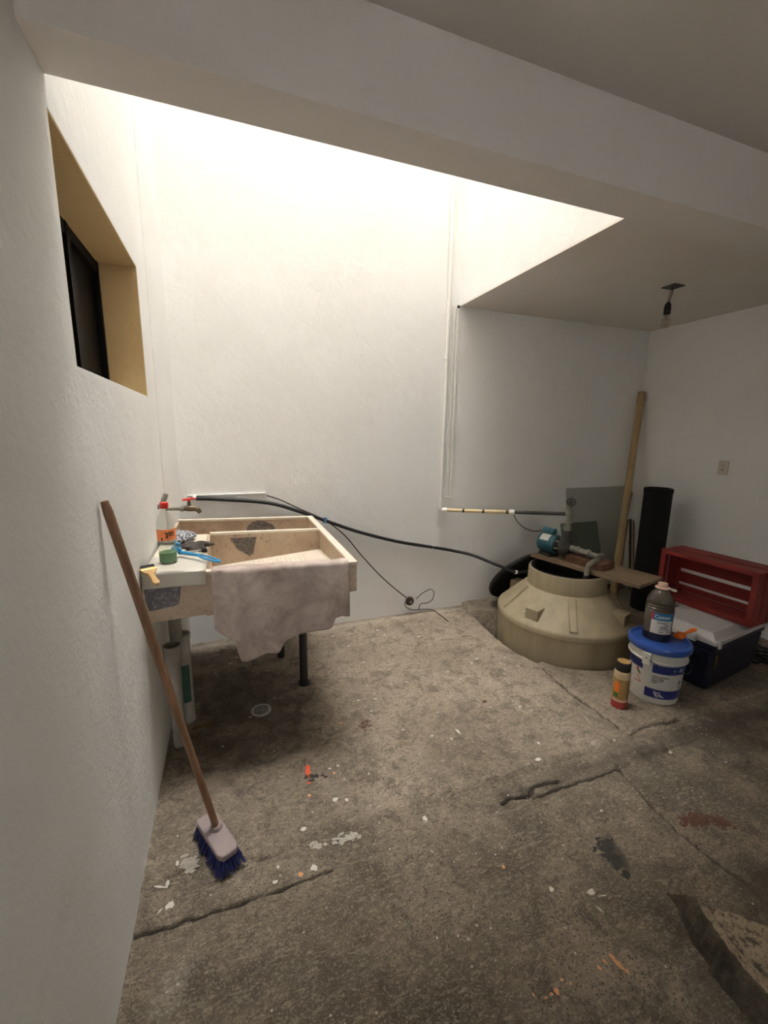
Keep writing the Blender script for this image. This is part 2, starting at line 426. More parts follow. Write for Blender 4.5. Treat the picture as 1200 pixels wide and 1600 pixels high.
def make_floor():
    xs = np.concatenate([np.arange(-.44, 1.63, .010), np.arange(1.63, 1.74, .005), np.arange(1.74, 1.91, .010), np.arange(1.91, 2.03, .005), np.arange(2.03, 3.0, .010), np.arange(3.0, 4.06, .03)])
    ys = np.concatenate([np.arange(YN-.1, .3, .15), np.arange(.3, 1.22, .0085), np.arange(1.22, 1.47, .0042), np.arange(1.47, 1.8, .009), np.arange(1.8, 3.32, .0115)])
    X, Y = np.meshgrid(xs, ys)
    global FLX, FLY, FLZ
    Z, zone = floor_height(X, Y); FLX, FLY, FLZ = xs, ys, Z
    nu, nv = len(xs), len(ys)
    idx = np.arange(nu*nv).reshape(nv, nu)
    f = np.stack([idx[:-1,:-1], idx[:-1,1:], idx[1:,1:], idx[1:,:-1]], -1).reshape(-1, 4)
    me = bpy.data.meshes.new('floor')
    me.from_pydata(np.stack([X, Y, Z], -1).reshape(-1, 3).tolist(), [], f.tolist())
    me.polygons.foreach_set('use_smooth', [True]*len(me.polygons))
    ca = me.color_attributes.new('zone', 'FLOAT_COLOR', 'POINT')
    ca.data.foreach_set('color', np.concatenate([zone, np.ones((len(zone), 1))], 1).ravel())
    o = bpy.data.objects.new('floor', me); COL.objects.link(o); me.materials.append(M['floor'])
    BASE[o.name] = Matrix.Identity(4)
    return struct(o)
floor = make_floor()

def sbox(name, lo, hi, mat): return struct(MB().box(lo, hi).build(name, mat, keep=True))
m = MB()      # left wall around the window niche, closed behind it
m.box((-.85, YN-.2, -.5), (-.60, YB+.2, ZTOP))
m.box((-.60, YN-.2, -.5), (XL, YB+.2, WZ0)); m.box((-.60, YN-.2, WZ1), (XL, YB+.2, ZTOP))
m.box((-.60, YN-.2, WZ0), (XL, WY0, WZ1)); m.box((-.60, WY1, WZ0), (XL, YB+.2, WZ1))
wl = struct(m.build('wall_left', M['wall'], keep=True))
# splayed plaster boxing in the back left corner
struct(MB().prism([(XL-.02, 2.73), (XL+.004, 2.73), (-.338, YB-.12), (-.338, YB+.02), (XL-.02, YB+.02)], -.05, ZTOP-.02).build('trim_1', M['wall'], keep=True))
sbox('wall_back', (-.6, YB, -.5), (XR+.3, YB+.25, ZTOP), M['wall'])
sbox('wall_right', (XR, YN-.2, -.5), (XR+.25, YB+.2, ZC+.3), M['wall'])
sbox('wall_well', (XW, YB1-.05, ZA+.012), (XW+.15, YB+.1, ZTOP), M['wall'])
sbox('beam', (XL-.1, YB0, ZBEAM), (XR+.1, YB1, ZTOP), M['wall_smooth'])
sbox('ceiling', (XL-.2, YN-.2, ZC), (XR+.2, YB0+.02, ZC+.2), M['wall_smooth'])
sbox('ceiling_alcove', (XW, YB1-.02, ZA), (XR+.2, YB+.2, ZA+.012), M['wall_smooth'])
m = MB()      # wall behind the camera, with an unseen opening added and sized to light the near walls
DX0, DX1, DZ0, DZ = .04, .44, 1.24, 1.69
m.box((XL-.2, YN-.2, -.5), (DX0, YN, ZC+.2)); m.box((DX1, YN-.2, -.5), (XR+.2, YN, ZC+.2)); m.box((DX0, YN-.2, DZ), (DX1, YN, ZC+.2)); m.box((DX0, YN-.2, -.5), (DX1, YN, DZ0))
struct(m.build('wall_near', M['wall'], keep=True))

# window niche: tan plaster lining, dark frame and unlit panes
w = MB(); t = .006
w.box((-.53, WY1-t, WZ0), (XL-.001, WY1+t, WZ1)); w.box((-.53, WY0-t, WZ0), (XL-.001, WY0+t, WZ1))
w.box((-.53, WY0, WZ1-t), (XL-.001, WY1, WZ1+t))
win = struct(w.build('window_1', M['reveal'], keep=True))
wf = MB()
for (a, b) in ((WY0, WY0+.05), (WY1-.03, WY1-t), ((WY0+WY1)/2+.10, (WY0+WY1)/2+.135), (WY0+.30, WY0+.33)): wf.box((-.56, a, WZ0+.0), (-.525, b, WZ1-t))
for (a, b) in ((WZ0, WZ0+.05), (WZ1-.05, WZ1-t)): wf.box((-.56, WY0, a), (-.528, WY1-t, b))
wf.build('window_frame', M['window_dark'], win)
for (a, b) in ((WY0+.05, WY0+.30), (WY0+.33, (WY0+WY1)/2+.10), ((WY0+WY1)/2+.135, WY1-.03)):
    MB().box((-.552, a, WZ0+.05), (-.546, b, WZ1-.05)).build('window_pane', M['pane_dark'], win)
MB().box((-.60, WY0, WZ0-.01), (XL-.003, WY1, WZ0+.004)).build('window_sill', M['wall'], win)

# ------------------------------------------------------------------ laundry sink
SLOPE = -.027
def zt(x): return 1.01 + SLOPE*(x-XL)                    # rim height, dips a little to the right
SX1, SY0, SY1, SYD = .555, 1.883, 3.075, 2.635
sink = thing('laundry_sink', 'pink terrazzo laundry sink with ribbed washboard and steel leg, against the left wall', 'sink', (.1, 2.48, 0))
def sbx(mb, x0, x1, y0, y1, d0, d1):
    """box whose top/bottom follow the sink's slope; d = depth below the rim"""
    vs = []
    for d in (d1, d0):
        for x, y in ((x0,y0),(x1,y0),(x1,y1),(x0,y1)):
            vs.append((x, y, zt(x)-d))
    return mb.add(vs, [(0,3,2,1),(4,5,6,7),(0,1,5,4),(1,2,6,5),(2,3,7,6),(3,0,4,7)])
def bot(x): return .21 + (x-XL)/(SX1-XL)*(-.06)
b = MB(); T = .032; XL_ = XL; XL = XL+.004
b.add([(XL,SY0,zt(XL)-bot(XL)),(SX1,SY0,zt(SX1)-bot(SX1)),(SX1,SY0+T,zt(SX1)-bot(SX1)),(XL,SY0+T,zt(XL)-bot(XL)),
       (XL,SY0,zt(XL)-.012),(SX1,SY0,zt(SX1)-.012),(SX1,SY0+T,zt(SX1)-.012),(XL,SY0+T,zt(XL)-.012)],
      [(0,3,2,1),(4,5,6,7),(0,1,5,4),(1,2,6,5),(2,3,7,6),(3,0,4,7)])
sbx(b, SX1-T, SX1, SY0+T, SY1, .012, .15)                # right wall
sbx(b, XL+.002, SX1-T, SY1-T, SY1, .012, .30)                 # back wall
sbx(b, -.13, SX1-T, SYD-.016, SYD+.016, .012, .28)       # divider
sbx(b, XL, -.13, SY0+T, SYD+.016, .012, .21)             # flat deck on the left
sbx(b, XL, SX1-T, SYD+.016, SY1-T, .27, .31)             # floor of the rear tub
sbx(b, XL, XL+.03, SYD+.016, SY1-T, .012, .28)
b.build('basin', M['terrazzo'], sink)
r = MB(); e = .004
sbx(r, -.13, SX1+e, SY0-e, SY0+T+e, 0, .013); sbx(r, SX1-T-e, SX1+e, SY0+T+e, SY1+e, 0, .0131)
sbx(r, XL, SX1-T-e, SY1-T-e, SY1+e, 0, .0129); sbx(r, -.13, SX1-T-e, SYD-.018, SYD+.018, 0, .0129)
r.build('rim', M['rim'], sink)
def washb(u, v):
    x = -.131+u*(SX1-T+.131); y = SY0+T-.002+v*(SYD-.014-SY0-T)
    z = .797+(x+.136)*.085 + (SYD-y)*.066 + .004*max(0, math.sin(x*2*PI/.026))*(1 if .0 < v < .97 and x < .40 else 0)
    return (x, y, z)
MB().grid(washb, 180, 6).build('washboard', M['rim'], sink)
u_ = MB(); u_.add([washb(0,0),washb(1,0),washb(1,1),washb(0,1)]+[(p[0],p[1],p[2]-.05) for p in (washb(0,0),washb(1,0),washb(1,1),washb(0,1))], [(7,6,5,4),(0,4,5,1),(1,5,6,2),(2,6,7,3),(3,7,4,0)])
u_.v = [Vector((p.x, p.y, p.z-.008)) for p in u_.v]
u_.build('basin_underside', M['terrazzo'], sink)
lg = at_z(475, 1070, 0); lx, ly = lg.x, lg.y
L = MB(); L.tube([(lx,ly,.012),(lx,ly,zt(lx)-.15)], .026, 14); L.tube([(lx,ly,.010),(lx,ly,.022)], .040, 14)
L.build('leg', M['steel_dark'], sink, smooth=True)
L = MB(); L.tube([(lx-.1,2.85,.012),(lx-.1,2.85,zt(lx)-.2)], .026, 14); L.build('leg', M['steel_dark'], sink, smooth=True)
# repair patches: irregular, a millimetre or two proud of the terrazzo
def blob_poly(cx, cy, rx, ry, n=18, rough=.25, seed=0):
    rnd = random.Random(seed); out = []
    for i in range(n):
        t = 2*PI*i/n; k = 1+rough*(rnd.random()-.5)*2
        out.append((cx+rx*k*math.cos(t), cy+ry*k*math.sin(t)))
    return out
def patch(poly_px, y, name, mat, parent, thick=.003):
    pts = [at_y(px, py, y) for px, py in poly_px]
    n = len(pts); vs = [(p.x, y, p.z) for p in pts]+[(p.x, y-thick, p.z) for p in pts]
    return MB().add(vs, [tuple(range(n)), tuple(reversed(range(n,2*n)))]+[(i,n+i,n+(i+1)%n,(i+1)%n) for i in range(n)]).build(name, mat, parent)
patch([(385,829),(387,822),(394,816),(403,813),(415,815),(425,819),(430,824),(428,828)], SY1-T, 'cement_patch', M['patch'], sink)['label'] = 'dark grey cement repair patch on the rear tub wall'
patch([(359,841),(380,840),(401,839),(398,852),(396,864),(390,869),(386,866),(372,859)], SYD-.016, 'cement_patch', M['patch'], sink)
patch([(307,829),(309,819),(318,816),(330,816),(330,829)], SY1-T, 'cement_patch', M['terrazzo'], sink)
patch([(444,846),(456,833),(464,835),(472,842),(462,848)], SYD-.016, 'cement_patch', M['terrazzo'], sink)
patch([(224,916),(250,914),(283,911),(282,928),(279,944),(262,949),(234,955),(228,942)], SY0, 'cement_patch', M['patch_dark'], sink)['label'] = 'blue grey worn patch on the front of the sink'

XL = XL_
# sheets lying on the deck
sh = MB(); zs = 1.016
def sheet1(u, v):
    x = XL+.012+u*(-.142-XL-.012); y = 2.03+v*.55
    return (x, y, zt(x)+.004+.002*math.sin(9*x+7*y))
tag(sh.grid(sheet1, 8, 12).build('board', M['sheet'], solid=.005), 'dusty white board lying on the sink deck under the scourer', 'board')
sh = MB()
def sheet2(u, v):
    x = XL+.01+u*(-.122-XL-.01)+.006*(1-v)
    s = v*.36                                        # distance along the sheet from its rear edge
    if s < .225: y = 2.10-s; z = zt(x)+.0135
    else: y = SY0-.008-.003*math.sin(x*30); z = zt(x)+.012-(s-.225)*.5
    return (x, y, z)
tag(sh.grid(sheet2, 8, 24).build('plastic_sheet', M['sheet_front'], solid=.003, smooth=True), 'milky plastic sheet folded over the front edge of the sink, under the green bottle', 'sheet')

# rag hanging over the front rim
outline = [(-.098,.744),(-.085,.73),(-.05,.70),(-.012,.674),(-.006,.62),(.002,.585),(.03,.572),(.07,.581),(.12,.597),(.16,.588),(.175,.59),(.20,.635),(.23,.652),(.306,.658),(.36,.668),(.415,.672),(.432,.70),(.44,.724),(.47,.728),(.495,.72),(.512,.72)]
ox = [p[0] for p in outline]; oz = [p[1] for p in outline]
def clothf(u, v):
    x = -.098+u*.61; zb = float(np.interp(x, ox, oz)); zr = zt(x)+.006
    tot = .05+(zr-zb); s = v*tot
    if s < .05: return (x, SY0+.045-s, zr+.002*math.sin(40*x))
    d = s-.05; y = SY0-.010-.012*min(1, d/.2)-.010*math.sin(14*x+1)*min(1, d/.15)-.006*math.sin(31*x+6*d)*min(1, d/.1)-.03*max(0, d-.24)
    return (x-.02*d*(.5-u)*.4, y, zr-d)
tag(MB().grid(clothf, 60, 34).build('rag', M['cloth'], solid=.003, smooth=True, angle=80), 'stained greyish rag with ragged hem hanging over the front of the sink', 'rag')

# drain pipes and pier under the sink
d0 = at_y(274, 985, 2.30); dx = d0.x
p = thing('drain_pipe', 'grubby drain pipe with open collar dropping from the sink beside the left wall', 'pipe', (dx, 2.30, 0))
m = MB(); m.tube([(dx,2.30,.792),(dx,2.30,.505)], .031, 16); m.build('drop_pipe', M['pvc_grey'], p, smooth=True)
q = at_y(284, 1000, 2.31)
m = MB(); m.lathe([(.036,0),(.036,.50),(.041,.505),(.041,.53),(.030,.53),(.030,.4)], (q.x, 2.33, .0), 20); m.build('stand_pipe', M['pvc_grey'], p, smooth=True)
g = MB(); 
for k in range(6):
    a0 = -1.9+k*.18
    g.add([(q.x+.0375*math.cos(a), 2.33+.0375*math.sin(a), z) for a in (a0, a0+.18) for z in (.14, .36)], [(0,2,3,1)])
g.build('green_paint', M['green'], p)
c = at_y(268, 1010, 2.14)
p2_ = thing('open_pipe', 'short open pipe with a wide collar standing behind the broom handle', 'pipe', (c.x, 2.14, 0))
m = MB(); m.lathe([(.028,0.0),(.028,.46),(.034,.475),(.040,.48),(.042,.565),(.036,.565),(.034,.45),(0.0,.44)], (c.x, 2.14, 0), 24); m.build('pipe', M['pvc_grey'], p2_, smooth=True)
m = MB(); m.tube([at_z(300,1139,.018), at_z(331,1128,.018)], .006, 8)
tag(m.build('stick', M['stick'], smooth=True), 'short brown stick on the floor under the sink', 'stick')

# tap
fy = 2.74; f0 = at_y(296, 794, fy)
tp = thing('tap', 'tarnished brass tap with red handle on the left wall above the sink', 'tap', (f0.x, fy, f0.z))
zf = f0.z
m = MB(); m.tube([(XL-.01,fy,zf+.005),(f0.x-.03,fy,zf)], .013, 12); m.tube([(f0.x-.05,fy,zf),(f0.x-.03,fy,zf)], .018, 8)
m.build('supply_pipe', M['galv'], tp, smooth=True)
m = MB(); m.tube([(f0.x-.03,fy,zf),(f0.x,fy,zf),(f0.x+.03,fy,zf-.004),(f0.x+.05,fy,zf-.014),(f0.x+.058,fy,zf-.03)], [.015,.02,.017,.014,.013], 12)
m.tube([(f0.x,fy,zf),(f0.x,fy,zf+.04)], [.014,.009], 10); m.build('tap_body', M['brass'], tp, smooth=True)
m = MB(); m.tube([(f0.x-.035,fy,zf+.052),(f0.x+.035,fy,zf+.058)], .006, 8); m.tube([(f0.x,fy-.03,zf+.055),(f0.x,fy+.03,zf+.055)], .006, 8)
m.tube([(f0.x,fy,zf+.035),(f0.x,fy,zf+.06)], .008, 8); m.build('tap_handle', M['cap_red'], tp, smooth=True)
g0 = at_x(253, 790, XL+.02); g1 = at_x(259, 772, XL+.04)
tag(MB().tube([g0+Vector((-.03,0,-.01)), g0, g1], .014, 10).build('pipe_stub', M['galv'], smooth=True), 'grey capped pipe stub in the left wall just above the red bottle cap', 'pipe')

# things on the deck
def deck(px, py, h=0): 
    z = 1.02
    for _ in range(4): z = zt(at_z(px, py, z).x)+.008
    return at_z(px, py, z+h)
bp = deck(264, 881); bz = zt(bp.x)+.016
bt = thing('soap_bottle', 'clear plastic bottle with green liquid, orange label and red cap', 'bottle', (bp.x, bp.y, bz))
brg = math.atan2(bp.x, bp.y)
def face(o, th, r, z, brg):
    """point at angle th from the side that faces the camera's standpoint"""
    d = Vector((math.sin(brg), math.cos(brg), 0)); s = Vector((math.cos(brg), -math.sin(brg), 0))
    return Vector((o[0], o[1], 0)) - d*(r*math.cos(th)) + s*(r*math.sin(th)) + Vector((0,0,z))
def band(o, brg, r0, r1, t0, t1, z0, z1, n=14):
    """strip of a label wrapped round a bottle or bucket"""
    mb = MB()
    vs = []
    for i in range(n+1):
        t = t0+(t1-t0)*i/n
        vs += [face(o, t, r0, z0, brg), face(o, t, r1, z1, brg)]
    mb.add(vs, [(2*i, 2*i+2, 2*i+3, 2*i+1) for i in range(n)]); return mb
R = .037
m = MB(); m.lathe([(.030,0),(R,.006),(R,.10),(R-.002,.12),(R,.14),(R,.175),(.030,.205),(.016,.228),(.0135,.24),(.0135,.252)], (bp.x,bp.y,bz), 28)
m.build('bottle_body', M['clear'], bt, smooth=True)
m = MB(); m.lathe([(.029,.002),(R-.002,.008),(R-.002,.048)], (bp.x,bp.y,bz), 28); m.build('green_liquid', M['green_liquid'], bt, smooth=True)
m = MB(); m.lathe([(.0165,.244),(.0175,.246),(.0175,.266),(.0165,.269)], (bp.x,bp.y,bz), 20); m.build('cap', M['cap_red'], bt, smooth=True)
lab = band(bp, brg, R+.001, R+.001, -1.45, 1.45, bz+.106, bz+.155).build('label_wrap', M['label_orange'], bt, smooth=True)
k = MB()
for i in range(5): 
    t = .22+i*.13; k.f += []
    bb = band(bp, brg, R+.002, R+.002, t, t+.07, bz+.125, bz+.146, 1); k.add(bb.v, bb.f)
for (t0,t1,a,c_) in ((-.15,.1,.137,.142),(-.02,.1,.122,.137),(-.15,.1,.118,.123),(-.6,-.42,.108,.120)):
    bb = band(bp, brg, R+.002, R+.002, t0, t1, bz+a, bz+c_, 2); k.add(bb.v, bb.f)
k.build('label_print', M['ink'], lab)

pd = deck(276, 845)
def pad_shape(t, z): return 1+.05*math.sin(5*t)+.03*math.sin(11*t)
m = MB(); m.lathe([(.0,.0),(.07,.0),(.098,.012),(.10,.022),(.09,.035),(.06,.046),(.0,.05)], (0,0,0), 36, shape=pad_shape)
for v in m.v: v.x *= 1.0; v.y *= .95
o = m.build('scouring_pad', M['speckle'], smooth=True, keep=True); o.location = (pd.x-.005, pd.y, zt(pd.x)+.0095)
tag(o, 'round black and white speckled scouring pad on the sink board', 'scouring pad')

rg = deck(305, 857)
def ragf(t, z): return 1+.35*math.sin(3*t+z*60)+.2*math.sin(7*t+1)
m = MB(); m.lathe([(.0,0),(.05,.0),(.058,.008),(.05,.02),(.035,.028),(.0,.03)], (0,0,0), 40, shape=ragf)
for v in m.v: v.x *= 1.15; v.y *= .9; v.z += .006*math.sin(60*v.x)*math.cos(50*v.y) if v.z > .005 else 0
o = m.build('scrunched_rag', M['rag'], smooth=True, keep=True); o.location = (rg.x, rg.y, zt(rg.x)+.010); o.rotation_euler = (0,0,.2)
tag(o, 'small scrunched dark grey rag beside the speckled pad', 'rag')

def zdeck(x): return zt(x)+.017
a = deck(283, 869); b_ = deck(323, 864)
pb = thing('paint_brush', 'thin grey handled paint brush with black bristles', 'paint brush', (a.x, a.y, zdeck(a.x)))
d = (b_-a); a.z = zdeck(a.x)+.006; b_.z = zdeck(b_.x)+.006; d = b_-a
MB().tube([a, a+d*.35, a+d*.7], [.004,.006,.005], 8).build('handle', M['pvc_grey'], pb, smooth=True)
MB().tube([a+d*.68, a+d*.78], .008, 8).build('ferrule', M['galv'], pb, smooth=True)
MB().tube([a+d*.78, a+d], [.008,.014], 10).build('bristles', M['bristle_black'], pb, smooth=True)

a = deck(281, 872); e_ = deck(344, 884)
a.z = zdeck(a.x)+.018; e_.z = zdeck(e_.x)+.010; d = e_-a; sd = Vector((-d.y, d.x, 0)).normalized()
bb_ = thing('dish_brush', 'sky blue plastic brush with looped handle reaching over the washboard', 'brush', (a.x, a.y, zdeck(a.x)))
MB().tube([a, a+d*.12+Vector((0,0,.003)), a+d*.5+Vector((0,0,.008))], [.011,.009,.007], 10).build('neck', M['blue_plastic'], bb_, smooth=True)
lp = []
for i in range(17):
    t = 2*PI*i/16; lp.append(a+d*(.74-.26*math.cos(t))+sd*(.014*math.sin(t))+Vector((0,0,.008*(.5+.5*math.cos(t)))))
MB().tube(lp, .005, 8).build('loop_handle', M['blue_plastic'], bb_, smooth=True)
M3 = Matrix.Rotation(.3, 3, 'Y')
MB().lathe([(.0,.012),(.020,.012),(.024,.004),(.022,-.004),(0,-.004)], a+Vector((-.012,0,.014)), 20, M=M3).build('brush_head', M['blue_plastic'], bb_, smooth=True)
MB().lathe([(.012,.028),(.014,.012)], a+Vector((-.012,0,.02)), 14, M=M3).build('bristles', M['blue_plastic'], bb_, smooth=True)

# wide brush whose handle sticks out over the front edge
a = Vector((-.352, 1.925, zdeck(-.35)+.012)); e_ = at_y(246, 913, 1.80)
d = e_-a; ux = d.normalized(); sd = Vector((0,0,1)).cross(ux).normalized(); up = ux.cross(sd)
Mx = Matrix((ux, sd, up)).transposed().to_4x4(); Mx.translation = a
wb_ = thing('wide_paint_brush', 'wide paint brush with varnished wooden handle at the left front edge of the sink', 'paint brush', tuple(a-Vector((0,0,.012))))
Lh = d.length
MB().box((.0,-.030,-.007),(.024,.030,.007), Mx).build('bristles', M['bristle_black'], wb_, bevel=.004)
MB().box((.024,-.031,-.008),(.040,.031,.008), Mx).build('ferrule', M['ferrule'], wb_, bevel=.002)
hp = [(.040,.028),(.052,.024),(.070,.012),(Lh*.7,.010),(Lh*.92,.013),(Lh,.007)]
MB().prism([(x, y) for x, y in hp]+[(x,-y) for x, y in reversed(hp)], -.007, .007, Mx).build('handle', M['brush_wood'], wb_, bevel=.003)

# ------------------------------------------------------------------ broom
s0 = at_z(338, 1292, .098)
top = at_x(163, 783, XL+.016)
br = thing('broom', 'push broom with wooden handle and blue bristles leaning on the left wall', 'broom', (s0.x, s0.y, 0))
hd = (top-s0).normalized()
pts = [s0-hd*.02, s0+(top-s0)*.3, s0+(top-s0)*.62, s0+(top-s0)*.63, top-hd*.035, top]
MB().tube(pts, [.0125,.0128,.0130,.0135,.0138,.0105], 14).build('handle', M['handle_wood'], br, smooth=True)
ha = at_z(322, 1280, .078); hb = at_z(358, 1334, .078); hx = (hb-ha); hl = hx.length; hx.normalize()
hc = (ha+hb)/2; hy = Vector((0,0,1)).cross(hx).normalized(); hz = hx.cross(hy)
Mx = Matrix((hx, hy, hz)).transposed().to_4x4(); Mx.translation = Vector((hc.x, hc.y, .078))
hl2 = hl/2+.01
bl = [(-hl2,-.030),(-hl2+.015,-.038),(hl2-.02,-.038),(hl2,-.026),(hl2,.026),(hl2-.02,.038),(-hl2+.015,.038),(-hl2,.030)]
hdm = MB(); hdm.prism(bl, -.010, .016, Mx); hdm.build('head', M['head_grey'], br, bevel=.005)
so = MB(); so.tube([s0-hd*.035, s0+hd*.012], [.028,.020], 16); so.build('socket', M['head_grey'], br, smooth=True)
bm_ = MB(); rnd = random.Random(3)
for i in range(26):
    for j in range(8):
        u = -hl2+.008+(2*hl2-.016)*(i+.5*(j % 2))/25.5; v = -.032+.064*j/7
        for k in range(2):
            fl = Vector((u*.06+rnd.uniform(-.008,.008)+(.010 if i > 22 else (-.008 if i < 3 else 0)), v*.45+rnd.uniform(-.010,.010), 0))
            p0 = Mx @ Vector((u+rnd.uniform(-.003,.003), v, -.008)); q_ = Mx @ (Vector((u, v, -.058-rnd.uniform(0,.006)))+fl)
            bm_.tube([p0, (p0+q_)/2+Vector((rnd.uniform(-.003,.003), rnd.uniform(-.003,.003), 0)), q_], [.0034,.0032,.0024], 4)
o = bm_.build('bristles', M['bristle_blue'], br); o['kind'] = 'stuff'

# ------------------------------------------------------------------ floor drain
c = at_z(408, 1110, .012)
fd = thing('floor_drain', 'round metal floor drain grate in the shade of the sink', 'drain', (c.x, c.y, .008))
m = MB(); m.lathe([(.056,0),(.056,.007),(.046,.009),(.046,.0)], (c.x,c.y,.009), 32, closed=True); m.build('ring', M['pvc_grey'], fd, smooth=True)
for i in range(7):
    x = -.038+.0127*i; hh = math.sqrt(.047**2-x*x)
    MB().box((c.x+x-.0035, c.y-hh, .012),(c.x+x+.0035, c.y+hh, .016)).build('bar', M['galv'], fd)
MB().box((c.x-.046, c.y-.004, .012),(c.x+.046, c.y+.004, .0155)).build('cross_bar', M['galv'], fd)
MB().lathe([(.046,0),(.046,.001)], (c.x,c.y,.0125), 24).build('drain_cup', M['black'], fd)

# ------------------------------------------------------------------ pipes and cables on the back wall
def wall_pts(lst, off=.024): return [at_y(px, py, YB-off) for px, py in lst]
def smooth_path(pts, n=6):
    pts = [Vector(p) for p in pts]; out = []
    P = [pts[0]]+pts+[pts[-1]]
    for i in range(1, len(P)-2):
        for k in range(n):
            t = k/n; a, b, c, d = P[i-1], P[i], P[i+1], P[i+2]
            out.append(.5*((2*b)+(c-a)*t+(2*a-5*b+4*c-d)*t*t+(3*b-a-3*c+d)*t**3))
    out.append(pts[-1]); return out
hose = wall_pts([(306,779),(340,780),(420,786),(470,800),(510,814),(560,831),(620,846),(676,855)]) + [at_y(710,861,3.19), at_y(740,868,3.09), at_y(780,884,2.88), at_y(806,894,2.83), at_y(828,892,2.79)]
hs = thing('black_hose', 'black hose sagging along the back wall from the tap pipe to the tank', 'hose', (1.1, YB-.03, .6))
MB().tube(smooth_path(hose), .0135, 10).build('hose', M['black'], hs, smooth=True)
for px, py in ((304,778),(676,855),(806,894)):
    c = at_y(px, py, YB-.02 if px < 700 else 2.83)
    MB().tube([c+Vector((-.010,0,.001)), c+Vector((.010,0,-.001))], .0165, 12).build('hose_clip', M['pvc'], hs, smooth=True)
cd = wall_pts([(416,774),(440,782),(470,796),(508,813),(540,838),(565,868),(600,905),(635,934)], .024)
co = thing('brown_cord', 'thin brown cord running down the back wall to a round float switch', 'cord', (.9, YB-.02, .15))
MB().tube(smooth_path(cd), .0045, 8).build('cord', M['brown_cord'], co, smooth=True)
sw = at_y(640, 939, YB-.03)
Mr = Matrix.Rotation(-PI/2, 3, 'X')
so_ = MB().lathe([(.0,-.012),(.036,-.012),(.040,.0),(.036,.014),(.014,.016),(.013,.03),(0,.03)], sw, 20, M=Matrix.Rotation(PI/2,3,'X')).build('switch_body', M['brown_cord'], co, smooth=True)
MB().lathe([(.0,.031),(.011,.031),(.011,.02)], sw, 14, M=Matrix.Rotation(PI/2,3,'X')).build('switch_cap', M['pvc_grey'], so_, smooth=True)
lp = [at_y(650,936,YB-.03), at_y(660,927,YB-.03), at_y(672,921,YB-.03), at_y(678,925,YB-.03), at_y(676,936,YB-.03), at_y(668,942,YB-.03), at_y(657,944,YB-.03), at_y(654,953,YB-.02)]
MB().tube(smooth_path(lp), .0035, 6).build('loose_wire', M['brown_cord'], co, smooth=True)
lp = [at_y(633,941,YB-.03), at_y(634,948,YB-.03), at_y(645,953,YB-.03), at_z(662,952,.03), at_z(676,953,.03), at_z(688,961,.02), at_z(701,971,.018)]
MB().tube(smooth_path(lp), .0035, 6).build('loose_wire', M['brown_cord'], co, smooth=True)
c = at_y(508, 813, YB-.026)
tag(MB().tube([c+Vector((-.005,0,-.020)), c+Vector((.006,0,.022))], .0155, 8).build('cable_tie', M['blue_tie'], smooth=True), 'pale blue tie binding the cord to the black hose', 'tie')
a, b_ = at_y(293,774,YB), at_y(415,773,YB)
tag(MB().box((a.x, YB-.016, 1.140),(b_.x, YB-.001, 1.150)).build('cable_duct', M['pvc'], bevel=.003), 'short white horizontal cable duct on the back wall above the black hose', 'cable duct')

vp = thing('water_pipe', 'white and cream pipe down the back wall, then across to the pump', 'pipe', (1.715, YB-.03, .94))
xp = 1.713
MB().tube([(xp, YB-.025, ZTOP-.05),(xp+.004, YB-.022, 2.4),(xp-.002, YB-.022, .97)], .0155, 14).build('riser', M['pvc'], vp, smooth=True)
for z in (2.22, 1.03): MB().tube([(xp, YB-.022, z-.02),(xp, YB-.022, z+.02)], .021, 14).build('coupling', M['pvc'], vp, smooth=True)
el = Vector((xp, YB-.022, .945)); TT = at_y(887, 803, 2.53)
dr = (TT-el)
MB().tube(smooth_path([el+Vector((0,0,.06)), el+Vector((0,0,.02)), el+Vector((.01,-.004,.004)), el+dr*.03, el+dr*.06], 4), .021, 14).build('elbow', M['pvc'], vp, smooth=True)
MB().tube([el+dr*.05, el+dr*.585], .0150, 14).build('cream_run', M['pvc_cream'], vp, smooth=True)
for t in (.19, .355, .545): MB().tube([el+dr*t, el+dr*(t+.018)], .0162, 12).build('tape_band', M['black'], vp, smooth=True)
MB().tube([el+dr*.575, el+dr*.61], .021, 12).build('union', M['pvc'], vp, smooth=True)
MB().tube([el+dr*.60, el+dr*.985], .0150, 12).build('steel_run', M['iron'], vp, smooth=True)

cx0 = at_y(718, 481, YB).x
ct = thing('cable_conduit', 'slim white double conduit down the back wall beside the water pipe', 'conduit', (cx0-.04, YB-.01, 1.04))
MB().box((1.765, YB-.014, 1.05),(1.788, YB-.001, 2.615)).build('conduit', M['pvc'], ct, bevel=.003)
MB().box((1.795, YB-.018, 1.06),(1.818, YB-.001, 2.60)).build('conduit', M['pvc'], ct, bevel=.003)
MB().tube([(1.735, YB-.03, 1.062),(1.80, YB-.03, 1.052)], .005, 8).build('wire_end', M['pvc'], ct, smooth=True)
MB().lathe([(.0,-.012),(.010,-.008),(.012,0),(.008,.01),(0,.012)], (1.806, YB-.02, 2.612), 12).build('cut_cable_end', M['black'], ct, smooth=True)

